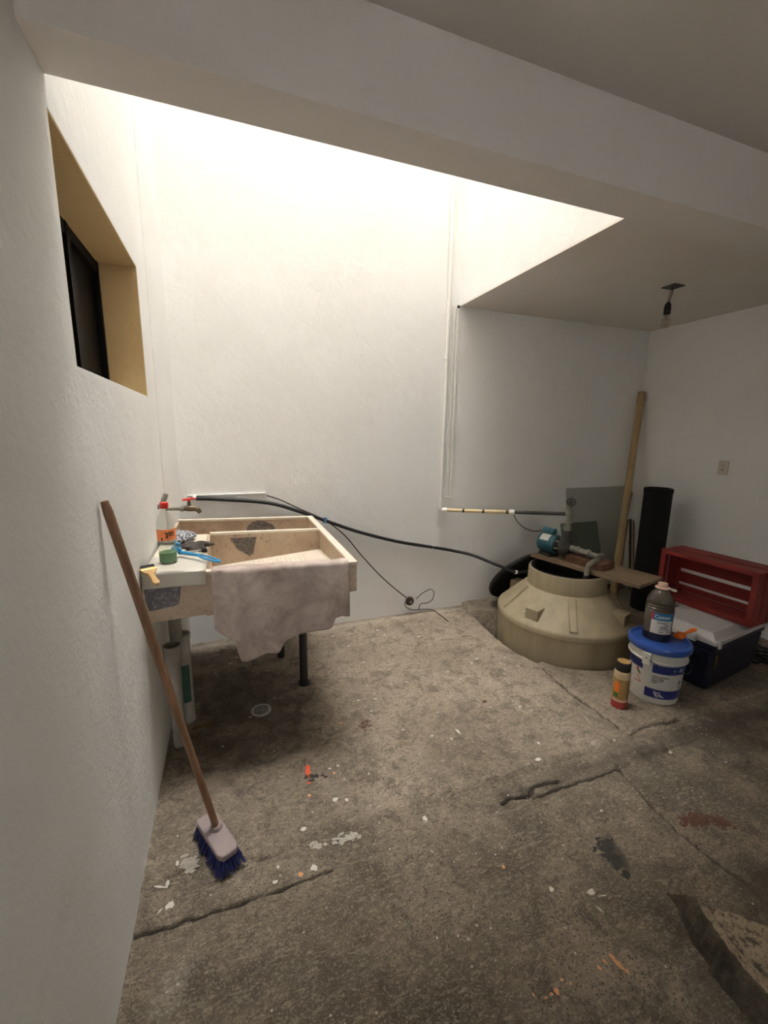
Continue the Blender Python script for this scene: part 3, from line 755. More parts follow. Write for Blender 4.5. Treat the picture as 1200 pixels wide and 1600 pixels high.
# ------------------------------------------------------------------ sunken water tank
TC = Vector((2.45, 2.47, 0)); TR = .5
tk = thing('water_tank', 'beige plastic water tank sunk in the floor, open at the neck', 'water tank', (TC.x, TC.y, -.33))
tb = math.atan2(TC.x, TC.y)
prof = [(.47,-.32),(.488,-.28),(.497,-.02),(.500,.02),(.501,.13),(.504,.20),(.508,.205),(.508,.232),(.503,.246),(.494,.254),(.40,.345),(.305,.438),(.2905,.447),(.2895,.46),(.287,.565),(.283,.578),(.270,.580),(.262,.572),(.258,.45),(.262,.30),(.30,.24),(.30,.10)]
MB().lathe(prof, (TC.x,TC.y,0), 72).build('shell', M['tank'], tk, smooth=True, angle=30)
MB().lathe([(.2645,.568),(.272,.583),(.266,.586),(.258,.570),(.2555,.36),(.2575,.36)], (TC.x,TC.y,0), 56, closed=True).build('inner_lip', M['black'], tk, smooth=True)
MB().lathe([(.0,.15),(.299,.15)], (TC.x,TC.y,0), 40).build('water', M['water'], tk)
def cone_r(z): return float(np.interp(z, [.254,.272,.345,.438], [.494,.476,.40,.305]))
def on_cone(px, py, z):
    p = at_z(px, py, z)-TC; return math.atan2(p.y, p.x)
def rib(ang, z0, z1, w, hgt, name='rib'):
    a = Vector((math.cos(ang), math.sin(ang), 0)); s = Vector((-a.y, a.x, 0)); vs = []
    for z in (z0, z1):
        r_ = cone_r(z); base = TC+a*r_+Vector((0,0,z)); nrm = (a*.68+Vector((0,0,.73)))
        for k, h_ in ((-1,-.01),(1,-.01),(.8,hgt),(-.8,hgt)): vs.append(base+s*(w*k)+nrm*h_)
    return MB().add(vs, [(0,1,2,3),(7,6,5,4),(0,4,5,1),(1,5,6,2),(2,6,7,3),(3,7,4,0)]).build(name, M['tank'], tk, bevel=.004)
a1 = on_cone(893, 957, .35)
for k in range(5): rib(a1+k*2*PI/5, .262, .436, .030, .013)
def block(ang, name='lifting_lug'):
    a = Vector((math.cos(ang), math.sin(ang), 0)); s = Vector((-a.y, a.x, 0)); z0 = .272; r0 = cone_r(z0)-.01
    vs = []
    for k in (-1, 1):
        o_ = TC+s*(.052*k)
        vs += [o_+a*(r0+.005)+Vector((0,0,z0-.01)), o_+a*(r0+.005)+Vector((0,0,z0+.085)), o_+a*(cone_r(.36)-.01)+Vector((0,0,z0+.092)), o_+a*(cone_r(.36)-.03)+Vector((0,0,z0+.0))]
    return MB().add(vs, [(3,2,1,0),(4,5,6,7),(0,1,5,4),(1,2,6,5),(2,3,7,6),(3,0,4,7)]).build(name, M['tank'], tk, bevel=.006)
a2 = on_cone(844, 955, .31)
for k in range(4): block(a2+k*PI/2)
for (px, py) in ((813,958),(861,953)):
    p = on_cone(px, py, .30); rr = cone_r(.30)
    MB().lathe([(.0,.004),(.006,.003),(.008,-.002)], TC+Vector((rr*math.cos(p), rr*math.sin(p), .302)), 8).build('paint_drop', M['white_ink'], tk)

# black lid of the tank, propped between the tank and the back wall
ld = thing('tank_lid', 'round black lid propped upright between the tank and the back wall', 'lid', (2.45, 3.0, .06))
cL = Vector((2.43, 3.015, .335)); nl = Vector((-.10, .82, .56)).normalized()
q4 = nl.to_track_quat('Z', 'Y').to_matrix()
MB().lathe([(.0,-.010),(.27,-.010),(.295,-.020),(.305,-.006),(.300,.014),(.26,.022),(0,.026)], cL, 56, M=q4).build('disc', M['black'], ld, smooth=True)
MB().lathe([(.04,.024),(.036,.045),(0,.046)], cL, 20, M=q4).build('knob', M['black'], ld, smooth=True)

# ------------------------------------------------------------------ plank, block, pump
PU = Vector((.228, -.974, 0)).normalized(); PS = Vector((.974, .228, 0)).normalized()
PO = Vector((2.357, 2.778, 0)); ZP0, ZP1 = .588, .612
def onp(u, s, z): return PO+PU*u+PS*s+Vector((0,0,z))
def plank_box(u0, u1, s0, s1, z0, z1, jig=0, seed=1):
    rnd = random.Random(seed); n = 9; vs = []
    for i in range(n):
        u = u0+(u1-u0)*i/(n-1)
        j = lambda: rnd.uniform(-jig, jig)
        vs += [onp(u, s0+j(), z0), onp(u, s1+j(), z0), onp(u, s1+j(), z1), onp(u, s0+j(), z1)]
    fs = [(4*i+a, 4*i+b, 4*i+4+b, 4*i+4+a) for i in range(n-1) for a, b in ((1,0),(2,1),(3,2),(0,3))]
    fs += [(0,1,2,3), (4*n-1,4*n-2,4*n-3,4*n-4)]
    return MB().add(vs, fs)
tag(plank_box(-.01, .872, 0, .33, ZP0, ZP1, .004).build('plank', M['wood'], bevel=.002), 'weathered wide plank laid across the neck of the tank', 'plank')
tag(plank_box(.265, .575, .062, .225, ZP1+.001, ZP1+.056, .004, 5).build('wood_block', M['wood_dark'], bevel=.004), 'rough rusty stained wood block on the plank under the pump pipe', 'wood block')

pm = thing('water_pump', 'teal electric water pump with grey pipework on the tank plank', 'pump', tuple(onp(.12, .095, ZP1)))
AX = .095; ZX = ZP1+.108; MR = .078
def Pp(u, z=ZX, s=AX): return onp(u, s, z)
RU = PU.to_track_quat('Z', 'Y').to_matrix()
MB().lathe([(.0,0),(.055,0),(.072,.012),(MR,.03),(MR,.155),(.072,.165),(.0,.165)], Pp(.005), 36, M=RU).build('motor', M['teal'], pm, smooth=True)
MB().tube([Pp(.03, ZX+.082), Pp(.035, ZX+.098), Pp(.135, ZX+.098), Pp(.14, ZX+.088)], [.018,.030,.030,.018], 16).build('capacitor', M['teal'], pm, smooth=True)
npv = []
s_ = []
for i in range(9):
    t = math.radians(108+i*6); dv = PS*math.cos(t)+Vector((0,0,1))*math.sin(t)
    for u in (.045, .125): npv.append(Pp(u)+dv*(MR+.001))
npl = MB().add(npv, [(2*i, 2*i+1, 2*i+3, 2*i+2) for i in range(8)])
ctr = Pp(.085); npl.v = [ctr+(v-ctr) for v in npl.v]
npl.build('name_plate', M['label_white'], pm, smooth=True)
MB().box((-.05,-.06,0),(.05,.06,.03), Matrix.Translation(onp(.09, AX, ZP1+.001))).build('foot', M['iron'], pm, bevel=.004)
MB().lathe([(.060,.165),(.060,.178),(.045,.18),(.045,.205),(.070,.207),(.070,.222),(.05,.224)], Pp(.005), 28, M=RU).build('bracket', M['iron'], pm, smooth=True)
for i in range(6):
    t = i*PI/3+.3; dv = PS*math.cos(t)+Vector((0,0,1))*math.sin(t)
    MB().tube([Pp(.165)+dv*.055, Pp(.235)+dv*.062], .006, 8).build('bolt', M['galv'], pm, smooth=True)
MB().lathe([(.0,.222),(.076,.222),(.084,.232),(.084,.252),(.076,.262),(.06,.268),(.03,.285),(0,.285)], Pp(.005), 36, M=RU).build('volute', M['iron'], pm, smooth=True)
UD = .245
dp = MB(); z1 = TT.z
dp.tube([Pp(UD, ZX+.05), Pp(UD, ZX+.125)], [.034,.026], 16); dp.tube([Pp(UD, ZX+.12), Pp(UD, ZX+.135)], .036, 12)
dp.build('outlet_flange', M['iron'], pm, smooth=True)
dp = MB()
dp.tube([Pp(UD, ZX+.13), Pp(UD, ZX+.165)], .030, 12); dp.tube([Pp(UD, ZX+.165), Pp(UD, ZX+.20)], .022, 12); dp.tube([Pp(UD, ZX+.195), Pp(UD, ZX+.205)], .030, 12)
dp.tube([Pp(UD, ZX+.20), Pp(UD, z1+.075)], .018, 14); dp.tube([Pp(UD, z1-.03), Pp(UD, z1+.03)], .025, 14); dp.tube([Pp(UD, z1+.06), Pp(UD, z1+.095)], [.02,.024], 12)
dp.build('riser_pipe', M['galv'], pm, smooth=True)
hw = Pp(UD, z1+.085); wd = Vector((-.55,-.80,.25)).normalized(); qw = wd.to_track_quat('Z','Y').to_matrix()
MB().tube([hw, hw+wd*.035], .008, 8).build('valve_stem', M['galv'], pm, smooth=True)
ring = [hw+wd*.035+qw @ Vector((.030*math.cos(2*PI*i/20)*(1+.06*math.cos(10*PI*i/10)), .030*math.sin(2*PI*i/20), 0)) for i in range(21)]
MB().tube(ring, .007, 8).build('valve_wheel', M['iron'], pm, smooth=True)
for i in range(3):
    t = i*PI/3; dv = qw @ Vector((math.cos(t), math.sin(t), 0)); MB().tube([hw+wd*.035-dv*.03, hw+wd*.035+dv*.03], .004, 6).build('valve_spoke', M['iron'], pm, smooth=True)
e1 = at_z(941, 868, ZX-.022); e2 = at_z(920, 883, ZX-.064)
sp = MB(); sp.tube([Pp(.28), Pp(.34, ZX-.003)], [.026,.024], 12); sp.tube([Pp(.34, ZX-.003), Pp(.36, ZX-.004)], .033, 8); sp.tube([Pp(.36, ZX-.004), Pp(.43, ZX-.006)], .022, 12); sp.tube([Pp(.425, ZX-.006), Pp(.445, ZX-.007)], .032, 8)
sp.tube(smooth_path([Pp(.445, ZX-.007), Pp(.50, ZX-.01), e1, e1+(e2-e1)*.25, e1+(e2-e1)*.8, e2, e2+(e2-e1)*.08+Vector((0,0,-.03)), e2+(e2-e1)*.1+Vector((0,0,-.08))], 4), .019, 14)
sp.build('suction_pipe', M['galv'], pm, smooth=True)
MB().tube([e2+(e2-e1)*.1+Vector((0,0,-.07)), e2+(e2-e1)*.1+Vector((0,0,-.45))], .022, 12).build('suction_drop', M['iron'], pm, smooth=True)
wr = [el+dr*.60+Vector((0,0,-.012)), at_y(808,814,2.85), at_y(818,824,2.82), at_y(830,829,2.8), at_y(838,830,2.79), Pp(.01, ZX+.085)]
tag(MB().tube(smooth_path(wr), .004, 6).build('pump_wire', M['brown_cord'], smooth=True), 'thin dark wire hanging from the pipe to the teal pump', 'wire')

# ------------------------------------------------------------------ things leaning in the far corner
pt = at_y(1003, 613, YB-.035); pbm = at_z(957, 932, .02)
pl_ = thing('pole', 'long beige pole leaning in the far corner', 'pole', (pbm.x, pbm.y, 0))
MB().tube([pbm, pbm+(pt-pbm)*.5, pt], .033, 18).build('shaft', M['pole'], pl_, smooth=True)
for i, (tx, ty, bx_, by_, r_) in enumerate(((987,769,962,900,.009),(985,811,984,905,.014),(981,812,968,905,.012),(990,812,990,905,.008))):
    a = at_y(tx, ty, YB-.03-.015*i); b2 = at_z(bx_, by_, .02) if False else at_y(bx_, by_, YB-.16-.03*i)
    b2 = a+(b2-a)*((a.z-.02)/(a.z-b2.z))
    o = MB().tube([b2, a], r_, 4 if i else 8).build('wooden_stick', M['stick'], smooth=False)
    tag(o, ['tallest thin stick leaning behind the beige pole in the corner','thick square stick with pale edge in the corner, nearest the black roll','dark square stick leaning close to the beige pole','thinnest square stick leaning beside the black roll'][i], 'stick', 'sticks in the far corner')
def leaning_pane(name, x0, x1, h_, foot, mat, label, th=.005):
    lean = math.atan2(foot-.012, h_); o_ = Vector((0, YB-foot, .0))
    d = Vector((0, math.sin(lean), math.cos(lean))); n_ = Vector((0, -math.cos(lean), math.sin(lean)))
    vs = []
    for k in (0, th):
        for x, s in ((x0,.012),(x1,.012),(x1,h_),(x0,h_)): vs.append(o_+Vector((x,0,0))+d*s+n_*k)
    return tag(MB().add(vs, [(0,1,2,3),(7,6,5,4),(0,4,5,1),(1,5,6,2),(2,6,7,3),(3,7,4,0)]).build(name, mat), label, 'glass pane')
leaning_pane('glass_pane', 3.09, 3.86, 1.10, .16, M['glass'], 'large dusty glass pane leaning on the back wall behind the pump')
leaning_pane('glass_pane', 3.05, 3.52, .77, .24, M['glass_green'], 'smaller greenish glass pane leaning in front of the large one')
rc = Vector((3.60, 2.66, 0))
rl = thing('black_roll', 'tall black felt roll standing by the right wall', 'roll', (3.60, 2.66, 0))
def rollshape(t, z): return 1+.02*math.sin(3*t+1)+.012*math.sin(2*t+z*5)
MB().lathe([(.110,.0),(.112,.5),(.112,1.10),(.116,1.105),(.116,1.135),(.108,1.14),(.09,1.138),(.088,1.10),(.06,1.10),(.058,1.13),(.03,1.12),(0,1.12)], (3.60,2.66,0.008), 40, shape=rollshape).build('roll', M['black_matte'], rl, smooth=True)
sp_ = [(Vector((3.60+r_*math.cos(t), 2.66+r_*math.sin(t), 1.138))) for t, r_ in [(i*.35, .112-.0022*i) for i in range(36)]]
MB().tube(sp_, .005, 4).build('wound_edge', M['black_matte'], rl)

# ------------------------------------------------------------------ cooler with the red crate on it
cr = math.radians(8)
cl_ = thing('cooler', 'navy blue picnic cooler with pale grey ribbed lid under the red crate', 'cooler', (2.745, 1.535, 0), cr)
CLx, CWy = .66, .40
vs = []
for z, i_ in ((0.01,.025),(.30,.0)):
    vs += [(i_,i_,z),(CLx-i_,i_,z),(CLx-i_,CWy-i_,z),(i_,CWy-i_,z)]
MB().add(vs, [(3,2,1,0),(4,5,6,7),(0,1,5,4),(1,2,6,5),(2,3,7,6),(3,0,4,7)]).build('body', M['navy'], cl_, local=True, bevel=.02)
bo = MB().box((-.004,-.004,.300),(CLx+.004,CWy+.004,.335)).build('collar', M['navy'], cl_, local=True, bevel=.008)
lid = MB(); vs = []
for z, i_ in ((.336,-.008),(.362,-.008),(.366,.004),(.405,.035)):
    vs += [(i_,i_,z),(CLx-i_,i_,z),(CLx-i_,CWy-i_,z),(i_,CWy-i_,z)]
lid.add(vs, [(3,2,1,0)]+[(4*k+a, 4*k+(a+1)%4, 4*k+4+(a+1)%4, 4*k+4+a) for k in range(3) for a in range(4)]+[(12,13,14,15)])
lo = lid.build('lid', M['lid_grey'], cl_, local=True, bevel=.006)
for i in range(9): MB().box((.055+.026*i,.06,.403),(.068+.026*i,CWy-.06,.410)).build('lid_rib', M['lid_grey'], lo, local=True)
MB().box((-.016,.10,.325),(.0,.30,.36)).build('latch', M['lid_grey'], lo, local=True, bevel=.004)
MB().box((.02,-.020,.345),(CLx-.02,-.008,.372)).build('lid_rail', M['lid_grey'], lo, local=True, bevel=.004)
MB().box((.02,-.020,.318),(.045,-.006,.375)).build('hinge', M['lid_grey'], lo, local=True, bevel=.003)
MB().box((-.010,.06,.235),(.012,.34,.265)).build('grip', M['navy'], cl_, local=True, bevel=.006)
MB().prism([(.0,-.001),(.014,-.001),(.009,-.05),(.006,-.09),(.003,-.05)], 0, .003, Matrix.Translation((.04,.0005,.265)) @ Matrix.Rotation(PI/2,4,'X')).build('drip_stain', M['ochre'], cl_, local=True)

ckt = math.radians(10)
ck = thing('red_crate', 'red painted wooden slat crate lying on its side on the cooler', 'crate', (3.062, 1.535, .4105), math.radians(4))
CKL, CKD, CKH = .61, .26, .365          # length (y), depth (x), height (z); the open face looks to -x
Tl = Matrix.Identity(4)
def crb(name, lo, hi): return MB().box(lo, hi, Tl).build(name, M['red'], ck, local=True, bevel=.002)
for y in (.012, CKL-.04):
    for z in (.012, CKH-.040):
        crb('corner_post', (.0,y,z),(CKD-.012,y+.028,z+.028))
for y0, y1 in ((0,.012),(CKL-.012,CKL)):                      # ends
    for x0, x1 in ((.0,.075),(.095,.165),(.18,.25)): crb('end_slat', (x0,y0,.012),(x1,y1,CKH-.012))
for z0, z1 in ((0,.012),(CKH-.012,CKH)):                      # long sides
    for x0, x1 in ((-.002,.105),(.125,.248)): crb('side_slat', (x0,-.004,z0),(x1,CKL+.004,z1))
for z0, z1 in ((.012,.058),(.080,.160),(.188,.270),(.296,.353)): crb('bottom_slat', (CKD-.012,-.004,z0),(CKD,CKL+.004,z1))
for y in (.012, CKL-.022): crb('front_cleat', (-.004,y-.012,.012),(.008,y+.022,CKH-.012))
for z in (.012, CKH-.03): crb('front_rail', (-.004,.0,z),(.006,CKL,z+.022))

# cables behind the cooler
c = at_z(1178, 1030, .02)
cc = thing('black_cable', 'tangle of black cable on the floor by the right wall', 'cable', (c.x, c.y, .01))
pts = [at_z(px, py, .012+.01*(i%3)) for i, (px, py) in enumerate(((1160,1003),(1172,1000),(1185,1008),(1196,1016),(1192,1024),(1178,1020),(1166,1022),(1174,1032),(1184,1036),(1193,1030),(1204,1034)))]
MB().tube(smooth_path(pts), .008, 8).build('cable', M['black'], cc, smooth=True)
c = at_z(1203, 1035, .012)
ring = [c+Vector((.085*math.cos(t)*(1+.04*math.sin(2.3*t)), .085*math.sin(t), .006+.0016*i)) for i, t in enumerate([k*.35 for k in range(44)])]
MB().tube(ring, .009, 8).build('cable_coil', M['black'], cc, smooth=True)

# ------------------------------------------------------------------ bucket and what stands on it
BC = Vector((2.434, 1.664, .012)); bb2 = math.atan2(BC.x, BC.y)
bk = thing('paint_bucket', 'white paint bucket with navy printed bands and blue lid', 'bucket', tuple(BC))
def br_(z): return .133+(.150-.133)*z/.34
MB().lathe([(.0,.004),(.125,.004),(.131,.0),(.134,.010),(br_(.262),.262),(.158,.268),(.160,.275),(.155,.280),(.153,.318),(.158,.322),(.158,.332),(.152,.336),(.150,.35)], BC, 64).build('pail', M['bucket'], bk, smooth=True)
MB().lathe([(.150,.330),(.166,.330),(.170,.338),(.170,.362),(.166,.370),(.156,.372),(.150,.366),(.146,.358),(.0,.358)], BC, 64).build('lid', M['bucket_lid'], bk, smooth=True)
def bband(t0, t1, z0, z1, mat, name, e=.0012, n=24, parent=None):
    mb = band(BC, bb2, br_(z0)+e, br_(z1)+e, t0, t1, BC.z+z0, BC.z+z1, n); return mb.build(name, mat, parent or bk, smooth=True)
up_ = bband(-.10, 1.75, .205, .258, M['bucket_print'], 'print_band')
bband(-1.75, -.46, .205, .258, M['bucket_print'], 'print_band')
lw_ = bband(-.30, 1.75, .040, .098, M['bucket_print'], 'print_band')
tx = MB()
rnd = random.Random(4)
for i in range(4):
    t = -.08; z = .182-.013*i
    while t < (.50, .36, .34, .12)[i]:
        w_ = rnd.uniform(.03,.075); bb = band(BC, bb2, br_(z)+.0014, br_(z)+.0014, t, t+w_, BC.z+z-.003, BC.z+z+.003, 2); tx.add(bb.v, bb.f); t += w_+.014
tx.build('print_text', M['ink'], bk)['kind'] = 'stuff'
tx = MB()
for (t0, t1, z0, z1) in ((1.02,1.07,.135,.165),(1.10,1.14,.135,.158),(1.17,1.20,.135,.158),(1.04,1.25,.116,.122),(1.1,1.2,.104,.110)):
    bb = band(BC, bb2, br_(z0)+.0014, br_(z1)+.0014, t0, t1, BC.z+z0, BC.z+z1, 2); tx.add(bb.v, bb.f)
tx.build('word_mark', M['ink'], bk)['kind'] = 'stuff'
def decal(polys, name, mat, parent, r=lambda z: br_(z)+.002, o=BC, brg=bb2):
    mb = MB()
    for poly in polys:
        vs = [face(o, t, r(z), o.z+z, brg) for t, z in poly]; mb.add(vs, [tuple(range(len(vs)))])
    return mb.build(name, mat, parent)
decal([[(.62,.230),(.70,.246),(.80,.232),(.72,.214)]], 'diamond_mark', M['blue_tie'], up_)
decal([[(.92,.222),(.95,.246),(.98,.246),(.95,.222)],[(.98,.246),(1.0,.222),(1.03,.222),(1.0,.246)],[(1.06,.222),(1.06,.246),(1.09,.246),(1.09,.222)]], 'letter_marks', M['white_ink'], up_)
decal([[(.02,.084),(.05,.088),(.14,.060),(.11,.056)],[(.09,.086),(.12,.086),(.20,.058),(.17,.054)],[(.16,.084),(.30,.080),(.31,.075),(.17,.078)],[(.20,.070),(.34,.066),(.36,.060),(.21,.064)],[(.24,.062),(.44,.056),(.44,.050),(.25,.056)],[(.12,.056),(.24,.052),(.24,.048),(.13,.051)]], 'emblem', M['white_ink'], lw_)
decal([[(-.74,.195),(-.66,.205),(-.60,.190),(-.68,.180)]], 'hazard_mark', M['label_red'], bk)
decal([[(-.68,.180),(-.60,.190),(-.54,.176),(-.62,.166)]], 'hazard_mark', M['leafgreen'], bk)
decal([[(-.62,.166),(-.54,.176),(-.50,.166),(-.58,.157)]], 'hazard_mark', M['ochre'], bk)
decal([[(-.80,.108),(-.50,.112),(-.50,.117),(-.80,.113)],[(-.50,.112),(-.66,.150),(-.66,.158),(-.47,.112)]], 'hazard_triangle', M['label_red'], bk)
for s_t in (-.30, PI-.30):
    c0 = face(BC, s_t, .157, BC.z+.245, bb2); n0 = face(BC, s_t, 1, 0, bb2)-Vector((BC.x, BC.y, 0))
    qn = Matrix((Vector((0,0,1)).cross(n0).normalized(), n0, Vector((0,0,1)))).transposed().to_4x4(); qn.translation = c0
    er = MB().box((-.022,-.010,.006),(.022,.016,.080), qn).build('ear', M['bucket'], bk, bevel=.003)
    MB().tube([qn @ Vector((0,.014,.050)), qn @ Vector((0,.020,.050))], .005, 8).build('ear_pin', M['galv'], er)
hpz = [face(BC, -.30+PI*i/20, .176 if 0 < i < 20 else .168, BC.z+.295-.07*math.sin(PI*i/20), bb2) for i in range(21)]
MB().tube(hpz, .0025, 6).build('wire_handle', M['steel_dark'], bk, smooth=True)

LZ = BC.z+.358
TB = Vector((2.447, 1.700, LZ+.001)); tbb = math.atan2(TB.x, TB.y)
th_ = thing('thinner_jug', 'smoky plastic jug of thinner with blue and white label on the bucket lid', 'jug', tuple(TB))
def squar(t, z): 
    k = 4.0; c_, s2 = abs(math.cos(t-.6)), abs(math.sin(t-.6)); f_ = (c_**k+s2**k)**(-1/k); return 1+(f_-1)*.35
pr = [(.068,.0),(.076,.006),(.0765,.05),(.0745,.055),(.0765,.060),(.0765,.19),(.071,.196),(.0765,.203),(.070,.211),(.0755,.219),(.069,.228),(.074,.236),(.070,.252),(.056,.284),(.036,.308),(.024,.318),(.022,.330)]
MB().lathe([p for p in pr if p[1] > .04], TB, 48, shape=squar).build('jug_body', M['thinner'], th_, smooth=True, angle=60)
MB().lathe([p for p in pr if p[1] <= .0501], TB, 48, shape=squar).build('jug_base', M['thinner_low'], th_, smooth=True, angle=60)
MB().lathe([(.0,.318),(.030,.318),(.040,.322),(.040,.327),(.026,.329),(.026,.350),(.024,.353),(.0,.353)], TB, 28).build('cap', M['cap_pink'], th_, smooth=True)
hv_ = Vector((math.cos(tbb), -math.sin(tbb), 0))
MB().tube([TB+hv_*.03+Vector((0,0,.324)), TB+hv_*.055+Vector((0,0,.318)), TB+hv_*.072+Vector((0,0,.318))], [.006,.008,.007], 8).build('carry_tab', M['label_white'], th_, smooth=True)
RT = .0838
def tband(t0, t1, z0, z1, mat, name, parent, e=0): return band(TB, tbb, RT+e, RT+e, t0, t1, TB.z+z0, TB.z+z1, 12).build(name, mat, parent, smooth=True)
lb = tband(-.42, .98, .055, .185, M['label_white'], 'label_panel', th_)
tband(-.29, .98, .140, .1855, M['label_blue'], 'label_header', lb, .0006); tband(-.42, -.29, .140, .1855, M['label_red'], 'label_stripe', lb, .0006)
def text_on(string, size, fn, name, mat, parent, bold=False):
    cu = bpy.data.curves.new('lettering', 'FONT'); cu.body = string; cu.size = size; cu.offset = .0006*size/.03 if bold else 0
    to = bpy.data.objects.new('lettering', cu); COL.objects.link(to)
    dg = bpy.context.evaluated_depsgraph_get(); me = to.evaluated_get(dg).to_mesh()
    mb = MB().add([fn(v.co.x, v.co.y) for v in me.vertices], [tuple(p.vertices) for p in me.polygons])
    to.evaluated_get(dg).to_mesh_clear(); bpy.data.objects.remove(to); bpy.data.curves.remove(cu)
    return mb.build(name, mat, parent)
text_on('Comex', .033, lambda x, y: face(TB, -.24+x*.86/RT, RT+.0014, TB.z+.152+y, tbb), 'lettering', M['white_ink'], lb, True)
text_on('Thinner', .018, lambda x, y: face(TB, -.06+x/RT, RT+.0012, TB.z+.121+y, tbb), 'lettering', M['ink'], lb, True)
k = MB()
for (t0, t1, z) in ((.36,.72,.110),(.18,.70,.098),(.18,.62,.092),(.12,.42,.080),(.48,.80,.080),(.12,.40,.066),(.60,.80,.066)):
    bb = band(TB, tbb, RT+.001, RT+.001, t0, t1, TB.z+z, TB.z+z+.004, 4); k.add(bb.v, bb.f)
k.build('small_print', M['ink'], lb)

a = at_z(1063, 994, LZ+.006); e_ = at_z(1094, 984, LZ+.025); d = e_-a
sc_ = thing('orange_scoop', 'orange plastic scoop lying upside down on the blue bucket lid', 'scoop', (a.x, a.y, LZ))
dx_ = Vector((d.x, d.y, 0)).normalized(); dy_ = Vector((-dx_.y, dx_.x, 0))
def bowl(u, v):
    t = 2*PI*u; ph = v*PI/2; r_ = math.cos(ph)
    return a+dx_*(.042*r_*math.cos(t)-.004)+dy_*(.034*r_*math.sin(t))+Vector((0,0,.030*math.sin(ph)-.004))
MB().grid(bowl, 28, 10).build('bowl', M['orange'], sc_, smooth=True, angle=80)
hp = [(.036,.010),(.06,.011),(.085,.015),(.115,.017),(.128,.010)]
hm = MB(); n = len(hp); vs = []
for zz in (-.003, .003):
    for (x, y) in hp+[(x,-y) for x, y in reversed(hp)]: vs.append(a+dx_*x+dy_*y+Vector((0,0,.012+(x-.036)*.22+zz)))
k2 = 2*n; hm.add(vs, [tuple(reversed(range(k2))), tuple(range(k2,2*k2))]+[(i,(i+1)%k2,k2+(i+1)%k2,k2+i) for i in range(k2)])
hm.build('handle', M['orange'], sc_, bevel=.002)

SB = Vector((2.118, 1.636, .012)); sbb = math.atan2(SB.x, SB.y)
sb_ = thing('cleaner_bottle', 'small cream bottle with black cap and red liquid standing beside the bucket', 'bottle', tuple(SB))
MB().lathe([(.038,.0),(.0445,.005),(.0445,.046)], SB, 32).build('red_base', M['red_liquid'], sb_, smooth=True)
MB().lathe([(.0445,.046),(.0445,.195),(.042,.205),(.0445,.212),(.0445,.225),(.040,.236),(.030,.238)], SB, 32).build('bottle_body', M['amber'], sb_, smooth=True)
MB().lathe([(.038,.234),(.041,.236),(.041,.285),(.038,.289),(.034,.289),(.034,.286),(0,.286)], SB, 32).build('cap', M['black'], sb_, smooth=True)
MB().lathe([(.034,.2865),(.034,.2900),(.0,.2905)], SB, 24).build('cap_top', M['ochre'], sb_, smooth=True)
lbs = band(SB, sbb, .0452, .0452, -1.3, 1.3, SB.z+.055, SB.z+.190, 20).build('label_wrap', M['ochre'], sb_, smooth=True)
band(SB, sbb, .0457, .0457, -.75, -.12, SB.z+.105, SB.z+.170, 8).build('orange_print', M['orange'], lbs, smooth=True)
band(SB, sbb, .0457, .0457, -.80, -.20, SB.z+.075, SB.z+.103, 8).build('green_print', M['leafgreen'], lbs, smooth=True)
band(SB, sbb, .0455, .0455, -.9, 1.2, SB.z+.048, SB.z+.062, 12).build('pale_print', M['cap_pink'], lbs, smooth=True)

# ------------------------------------------------------------------ bare bulb and outlet
pc = at_z(1052, 447, ZA)
bu = thing('bare_bulb', 'bare light bulb hanging by wires from the alcove ceiling', 'light bulb', (pc.x, pc.y, ZA-.25))
MB().box((pc.x-.05,pc.y-.05,ZA-.008),(pc.x+.05,pc.y+.05,ZA-.0005)).build('ceiling_box', M['plate_dark'], bu, bevel=.003)
s1 = at_y(1044, 474, pc.y)
for k in (-1, 1):
    MB().tube(smooth_path([(pc.x+.006*k, pc.y, ZA-.006), ((pc.x+s1.x)/2+.010*k, pc.y, (ZA+s1.z)/2), (s1.x+.004*k, s1.y, s1.z)], 5), .0028, 6).build('wire', M['black'], bu, smooth=True)
MB().lathe([(.008,.008),(.018,-.004),(.022,-.03),(.021,-.072),(.017,-.074)], s1, 20).build('socket', M['black'], bu, smooth=True)
MB().lathe([(.014,-.072),(.016,-.085),(.026,-.105),(.031,-.125),(.029,-.142),(.018,-.156),(0,-.160)], s1, 24).build('glass_bulb', M['bulb'], bu, smooth=True)
MB().tube([s1+Vector((-.006,0,-.075)), s1+Vector((-.008,0,-.11)), s1+Vector((.008,0,-.112)), s1+Vector((.006,0,-.075))], .0015, 5).build('filament', M['galv'], bu)

oc = at_x(1130.5, 731, XR)
ou = thing('wall_outlet', 'white socket outlet on the right wall', 'outlet', tuple(oc-Vector((0,0,.06))))
MB().box((XR-.010, oc.y-.040, oc.z-.060),(XR-.0005, oc.y+.040, oc.z+.060)).build('plate', M['outlet'], ou, bevel=.004)
MB().box((XR-.014, oc.y-.018, oc.z-.034),(XR-.009, oc.y+.018, oc.z+.034)).build('receptacle', M['outlet'], ou, bevel=.003)
for (yy, zz) in ((-.007,-.012),(.007,-.012),(0,-.024),(-.007,.018),(.007,.018)):
    MB().box((XR-.0155, oc.y+yy-.0018, oc.z+zz-.005),(XR-.0135, oc.y+yy+.0018, oc.z+zz+.005)).build('slot', M['ink'], ou)

